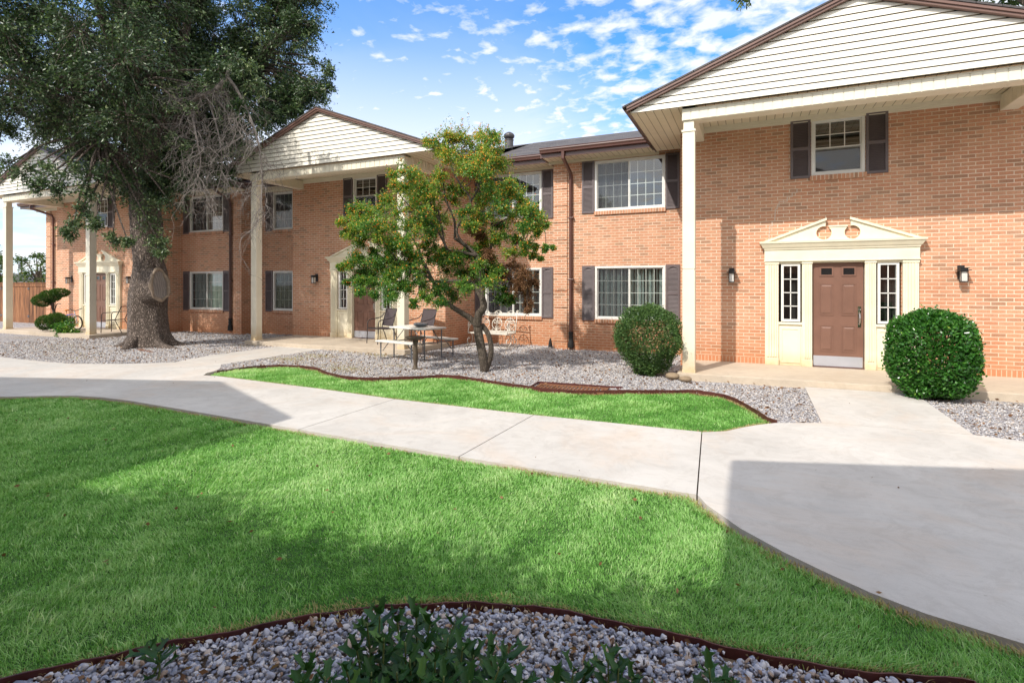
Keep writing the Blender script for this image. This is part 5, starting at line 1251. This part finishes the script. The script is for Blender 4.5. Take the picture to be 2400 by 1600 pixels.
st = [([(1215,2010),(1200,1900),(1170,1740),(1155,1640)], .092, .085, 0), ([(1225,2010),(1262,1880),(1262,1790),(1235,1700),(1190,1640)], .055, .05, .03),
 ([(1155,1650),(1165,1560),(1205,1500),(1190,1420),(1130,1330),(1080,1290)], .085, .045, 0), ([(1160,1660),(1100,1590),(1030,1545),(960,1500),(870,1420),(800,1290),(720,1130),(690,1040)], .065, .02, .05),
 ([(1195,1430),(1190,1320),(1185,1200),(1150,1090),(1050,1000),(975,950)], .06, .03, 0), ([(1080,1290),(900,1290),(800,1290),(720,1230),(560,1200),(420,1180)], .035, .012, -.1),
 ([(1150,1090),(1010,1050),(910,1030),(870,850),(840,720)], .028, .014, -.05), ([(910,1030),(830,880),(700,760),(520,740),(300,780)], .024, .008, -.2), ([(975,950),(970,800),(900,630),(880,450),(870,380),(900,250)], .026, .008, .1),
 ([(1060,1010),(990,880),(1100,660),(1020,520),(950,380),(960,200)], .026, .010, -.1), ([(1100,660),(1160,540),(1130,420),(1180,300),(1250,200)], .020, .008, .0),
 ([(1185,1200),(1270,1000),(1270,860),(1300,700),(1450,620)], .03, .010, .1), ([(1270,920),(1400,930),(1500,990),(1620,1020),(1740,1030)], .018, .004, 0), ([(1270,860),(1420,780),(1560,760),(1670,830)], .018, .006, .2),
 ([(1200,1300),(1330,1230),(1480,1230),(1560,1340)], .022, .006, -.1), ([(800,1290),(620,1300),(420,1300),(220,1350)], .018, .005, -.2), ([(720,1130),(600,900),(400,860),(180,800)], .02, .006, .2), ([(720,1130),(480,1130),(250,1130),(100,1170)], .016, .005, .1), ([(560,1200),(420,1000),(250,920),(110,880)], .014, .004, -.1),
 ([(870,850),(760,640),(620,520),(500,450)], .016, .006, 0)]
yn = []
for q, ra, rb, dz in st:
    S = limb(ym, [yp(x, y, dz+(0 if i == 0 else rng.normal(0, .05))) for i, (x, y) in enumerate(q)], ra, rb, 5, 9); yn += S[3:]
for b in gb+bb_:
    p = Vector(b[:3]); q = min(yn, key=lambda n_: (n_-p).length)
    limb(ym, [q, q.lerp(p, .5)+Vector((0, 0, -.02)), p], .010, .004, 3, 4, .03)
    for _ in range(3):
        e_ = p+Vector(unit(1)[0])*b[3]*.9; limb(ym, [p, p.lerp(e_, .5), e_], .005, .002, 2, 3)
ym.build('trunk', M['thin_bark'], yt, smooth=True)
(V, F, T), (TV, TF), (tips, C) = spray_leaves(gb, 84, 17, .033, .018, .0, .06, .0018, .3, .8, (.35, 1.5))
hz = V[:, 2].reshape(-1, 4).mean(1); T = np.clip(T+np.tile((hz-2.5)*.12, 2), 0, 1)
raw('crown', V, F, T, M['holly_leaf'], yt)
(V, F, T), _, _ = spray_leaves(bb_, 90, 13, .038, .018, .5, .05, .002)
raw('withered_foliage', V, F, T, M['brown_leaf'], yt)
pr = protos(1, 0)[0] if False else None
bm = bmesh.new(); bmesh.ops.create_icosphere(bm, subdivisions=1, radius=1); BV = np.array([v_.co[:] for v_ in bm.verts]); BF = np.array([[q.index for q in f.verts] for f in bm.faces]); bm.free()
h_ = C[:, 2]; pb = np.clip((h_-1.2)/2.4, .10, 1)*.055; pk = C[rng.random(len(C)) < pb]; pk = pk+rng.normal(0, .012, pk.shape); n = len(pk)
V = (BV[None]*(.010+.004*rng.random(n))[:, None, None]+pk[:, None]).reshape(-1, 3); F = (BF[None]+(np.arange(n)*len(BV))[:, None, None]).reshape(-1, 3)
o = raw('berries', V, F, np.repeat(rng.random(n), len(BF)), M['berry'], yt); o['kind'] = 'stuff'

# ---- clipped bushes
def shell_bush(name, label, loc, rx, ry, rz, n, L0, W0, m_, boxy=2.6, hole=0., trunk=True, tints=0., grp=None, base_=.15):
    th = thing(name, label, 'bush', loc)
    def rad(d): return (np.abs(d[:, 0])**boxy+np.abs(d[:, 1])**boxy+np.abs(d[:, 2])**boxy)**(-1/boxy)
    d = unit(n); ph = rng.uniform(0, 6, 6)
    lump = 1+.035*np.sin(7*d[:, 0]+ph[0])*np.sin(6*d[:, 2]+ph[1])+.03*np.sin(11*d[:, 1]+ph[2]+5*d[:, 2])+hole*(np.sin(5*d[:, 0]+ph[3]+4*d[:, 2])*np.sin(6*d[:, 1]+ph[4]))
    s_ = rad(d)*lump*(1-np.abs(rng.normal(0, .15, n))); s_[rng.random(n) < .035] *= 1.09
    nar = (1-base_*np.clip(-d[:, 2]-.1, 0, 1))*(1+.05*np.sin(3*np.arctan2(d[:, 1], d[:, 0])+ph[5]))
    C = d*s_[:, None]*np.array([rx, ry, rz])*np.stack([nar, nar, np.ones(n)], 1)+np.array([0, 0, rz]); C[:, 2] = np.maximum(C[:, 2], .03)
    D = d*np.array([1, 1, 1])*.8+rng.normal(0, .8, (n, 3)); D[:, 2] += .35
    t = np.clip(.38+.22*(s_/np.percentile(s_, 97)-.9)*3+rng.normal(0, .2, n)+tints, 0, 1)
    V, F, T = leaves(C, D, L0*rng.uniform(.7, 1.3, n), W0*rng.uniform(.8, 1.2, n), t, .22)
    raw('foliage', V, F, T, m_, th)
    b = MB()
    for i in range(9):
        e_ = Vector(unit(1)[0]); e_.z = abs(e_.z); e_ = Vector((e_.x*rx*.75, e_.y*ry*.75, rz+e_.z*rz*.7)); b.tube([(0.04*math.cos(i), .04*math.sin(i), -.05), tuple(e_*.35), tuple(e_)], [.02, .012, .004], 5)
    b.build('stems', M['thin_bark'], th); return th
shell_bush('round_bush', 'dense glossy green bush clipped to a ball beside the near brown door', (2.47, 9.78, -.12), .555, .54, .655, 22000, .056, .030, M['bush_leaf'], 2.8, .035)
sb = shell_bush('shrub', 'dull green uneven shrub below the window left of the near column', (-1.74, 10.1, -.12), .60, .55, .66, 30000, .038, .018, M['shrub_leaf'], 2.3, .11, base_=.45)

# cloud pruned topiary at the far porch
tp = thing('topiary_shrub', 'cloud pruned juniper with two green pads on a crooked stem', 'topiary', (-21.3, 10.1, -.12))
D2 = 18.0; tc_ = Vector(tp.location)
def tpt(x, y, dd=0): return at(x, y, D2+dd)-tc_
b = MB(); limb(b, [(0, 0, -.05), tpt(131, 760), tpt(128, 735), tpt(124, 722), tpt(122, 705), tpt(112, 700)], .05, .03, 4, 7); limb(b, [tpt(128, 728), tpt(134, 712), tpt(143, 712)], .018, .008, 3, 5); limb(b, [tpt(124, 718), tpt(116, 710), tpt(100, 703)], .03, .01, 3, 5)
b.build('stem', M['thin_bark'], tp)
def pad(cx, cy_, w_, h, n, parent, rot=0.):
    d = unit(n); r_ = 1-np.abs(rng.normal(0, .16, n)); c = tpt(cx, cy_); k_ = D2/FP
    off = d*r_[:, None]*np.array([w_*k_, .30, h*k_]); off[:, 2] += off[:, 0]*rot
    C = off+np.array(c); D = d+rng.normal(0, .5, (n, 3)); D[:, 2] += .4
    V, F, T = leaves(C, D, .06*rng.uniform(.6, 1.3, n), .02*rng.uniform(.8, 1.3, n), np.clip(.45+.3*d[:, 2]+rng.normal(0, .18, n), 0, 1), .2); return V, F, T
def join(L3):
    V, F, T, o = [], [], [], 0
    for v, f, t in L3: V.append(v); F.append(f+o); T.append(t); o += len(v)
    return np.concatenate(V), np.concatenate(F), np.concatenate(T)
raw('upper_pad', *join([pad(100, 704, 22, 15, 2200, tp), pad(118, 694, 24, 15, 2400, tp), pad(140, 686, 17, 11, 1700, tp)]), M['topiary_leaf'], tp)
raw('lower_pad', *join([pad(108, 756, 20, 18, 2200, tp), pad(132, 752, 26, 20, 3400, tp), pad(153, 757, 13, 18, 1500, tp)]), M['topiary_leaf'], tp)
# low leafy plant at its foot
lp = thing('leafy_plant', 'low light green leafy plant at the foot of the topiary', 'plant', tuple(at(152, 788, 17.6)[:2])+(-.12,))
oo = Vector(lp.location); bl_ = [(*(at(x, y, 17.5)-oo), r_) for x, y, r_ in ((140, 770, .22), (152, 762, .28), (160, 776, .25), (178, 780, .14), (186, 783, .08), (150, 782, .18))]
(V, F, T), (TV, TF), _ = spray_leaves(bl_, 36, 9, .07, .035, .1, .25, .004); raw('leaves', V, F, T, M['bush_leaf'], lp)

# ---- spiky holly in the front bed
def holly(name, label, base, stems, seed):
    th = thing(name, label, 'plant', base); o0 = Vector(base); sm = MB(); V, F, T = [], [], []
    for sx_, sy_, d, x2, y2 in stems:        # root pixel -> tip pixel at depth d
        b0 = at(sx_, sy_, d); tip_ = at(x2, y2, d*.985); b0 = Vector((b0.x, b0.y, -.16)) if True else b0
        b0 = b0.lerp(Vector((tip_.x, tip_.y, -.16)), .35)
        S = limb(sm, [b0-o0, b0.lerp(tip_, .5)-o0+Vector(rng.normal(0, .012, 3)), tip_-o0], .0055, .003, 5, 6); L_ = (tip_-b0).length
        k_ = max(7, int(L_/.022)); a = rng.uniform(0, 6)
        for i in range(k_):
            t = .38+.62*(i+.5)/k_; p = S[min(len(S)-1, int(t*(len(S)-1)))]; a += 2.4+rng.normal(0, .3)
            el = rng.uniform(.15, .75)+.45*(t > .9); dr = Vector((math.cos(a)*math.cos(el), math.sin(a)*math.cos(el), math.sin(el)))
            L0 = rng.uniform(.062, .098)*(.8 if t > .93 else 1); Wd = L0*rng.uniform(.50, .66)
            sd_ = dr.cross(Vector((0, 0, 1))).normalized(); nn = sd_.cross(dr); q = Vector(p)
            def P3(x, y, z): return tuple(q+dr*(L0*y)+sd_*(Wd*x)+nn*(Wd*z))
            o1 = len(V)
            V += [P3(0, 0, 0), P3(0, .12, 0), P3(.38, .30, .10), P3(.28, .52, .06), P3(.30, .72, .10), P3(.62, .90, .34), P3(.22, .90, .02), P3(0, 1.10, -.16),
                  P3(-.22, .90, .02), P3(-.62, .90, .34), P3(-.30, .72, .10), P3(-.28, .52, .06), P3(-.38, .30, .10), P3(0, .52, -.10), P3(0, .85, -.10)]
            f = [(1, 2, 3), (1, 3, 13), (13, 3, 4), (13, 4, 14), (4, 5, 6), (4, 6, 14), (14, 6, 7), (1, 13, 11), (1, 11, 12), (13, 14, 10), (13, 10, 11), (14, 8, 10), (10, 8, 9), (14, 7, 8)]
            F += [tuple(v+o1 for v in t_) for t_ in f]; T += [min(1, max(0, rng.normal(.5, .2)+(.25 if t > .95 else 0)))]*len(f)
    raw('leaves', np.array(V), np.array(F), np.array(T), M['spiky_leaf'], th, True); sm.build('stems', M['holly_stem'], th, smooth=True)
    return th
M['holly_stem'] = paint('green_stem', (.16, .20, .06), .6, .2)
big = []
for x2, y2, d in ((890, 1415, 2.16), (930, 1430, 2.2), (975, 1425, 2.25), (1010, 1440, 2.2), (860, 1445, 2.1), (835, 1500, 2.05), (900, 1480, 2.05), (950, 1490, 2.1), (1000, 1500, 2.1), (1050, 1480, 2.15), (1085, 1500, 2.1), (1110, 1520, 2.1), (1065, 1440, 2.25), (1150, 1510, 2.1), (1190, 1500, 2.12), (1170, 1550, 2.0), (810, 1550, 1.95), (760, 1570, 1.9), (720, 1545, 1.95), (705, 1580, 1.9), (870, 1560, 1.95), (930, 1560, 1.95), (985, 1570, 1.95), (1040, 1570, 1.95), (1100, 1580, 1.95), (820, 1590, 1.9), (900, 1595, 1.9), (960, 1530, 2.0), (1020, 1530, 2.0), (1215, 1585, 2.0)):
    big.append((960+(x2-960)*.75, 1700, d, x2, y2+14))
holly('holly_plant', 'large clump of dark spiky leaved holly rising from the front gravel bed', tuple(at(960, 1640, 2.1)[:2])+(-.16,), big, 1)
holly('holly_plant', 'small dark spiky holly sprouts at the bottom edge right of the large clump', tuple(at(1400, 1640, 2.05)[:2])+(-.16,), [(1345, 1680, 2.0, 1345, 1560), (1355, 1690, 2.0, 1372, 1575), (1410, 1690, 2.05, 1425, 1540), (1430, 1690, 2.0, 1450, 1565), (1480, 1690, 2.0, 1480, 1585), (1300, 1690, 1.95, 1300, 1597)], 2)
holly('holly_plant', 'single spiky holly sprout near the right end of the front gravel bed', tuple(at(1660, 1640, 2.0)[:2])+(-.16,), [(1660, 1690, 2.0, 1662, 1565), (1670, 1690, 1.97, 1700, 1595)], 3)
holly('weed_sprout', 'tiny leafy weed growing against the dark edging at lower left', tuple(at(352, 1535, 2.35)[:2])+(-.16,), [(352, 1560, 2.32, 345, 1525), (360, 1560, 2.30, 372, 1528)], 4)

# ---- trees behind the fence and behind the near gable, and one behind the camera
def far_tree(label, base, blobs_, L0, W0, m_, tw=40, per=12, tr=.15, name='tree'):
    th = thing(name, label, 'tree', base); o0 = Vector(base); b = MB(); lb_ = [(q[0]-o0.x, q[1]-o0.y, q[2]-o0.z, q[3]) for q in blobs_]
    c = Vector(np.mean([q[:3] for q in lb_], 0)); limb(b, [(0, 0, -.2), (c.x*.3, c.y*.3, c.z*.5), (c.x, c.y, c.z)], tr, tr*.4, 4, 8)
    for q in lb_: limb(b, [(c.x*.4, c.y*.4, c.z*.6), c.lerp(Vector(q[:3]), .5), q[:3]], tr*.3, tr*.06, 3, 5)
    b.build('trunk', M['oak_bark'], th, smooth=True)
    (V, F, T), (TV, TF), _ = spray_leaves(lb_, tw, per, L0, W0, .3, .05, .008); raw('crown', V, F, T, m_, th)
    return th
far_tree('thin loose leaved tree rising over the fence next to the building corner', (-35.5, 16.2, -.3), [(*at(x, y, 29), r_) for x, y, r_ in ((100, 640, .9), (80, 650, .7), (105, 612, .5), (60, 640, .5), (88, 600, .25), (50, 610, .35), (112, 655, .9), (55, 660, .8), (110, 625, .6))], .16, .06, M['far_leaf'], 22, 8)
far_tree('green bushy tree behind the fence at the left edge', (-41, 17, -.3), [(*at(x, y, 31), r_) for x, y, r_ in ((2, 640, .9), (-20, 620, 1.0), (5, 660, .8), (-60, 600, 1.4), (2, 612, .4))], .16, .07, M['far_leaf'], 40, 10)
bl_ = []
for i in range(46):
    x, y = random.uniform(2190, 2700), random.uniform(-220, 40); bl_.append((*at(x, y, 22+random.uniform(-2, 3)), random.uniform(.8, 1.3)))
bl_ += [(*at(1735, -18, 24), .5), (*at(2120, -22, 22), .7)]
far_tree('tall dark tree showing over the roof of the near gable', (13.5, 25.5, -.3), bl_, .22, .09, M['oak_leaf'], 40, 12, .4)
bl_ = [(-3.3+random.uniform(-2.4, 2.3), -.85+random.gauss(0, .2), 2.95+random.gauss(0, .18), random.uniform(.35, .5)) for _ in range(38)]+[(-2.2+random.gauss(0, .8), -1.5+random.gauss(0, .25), 3.1+random.gauss(0, .2), random.uniform(.35, .5)) for _ in range(12)]
far_tree('leafy courtyard tree standing behind the camera', (-3.6, -2.0, -.2), bl_, .07, .04, M['bush_leaf'], 50, 14, .12, 'courtyard_tree')
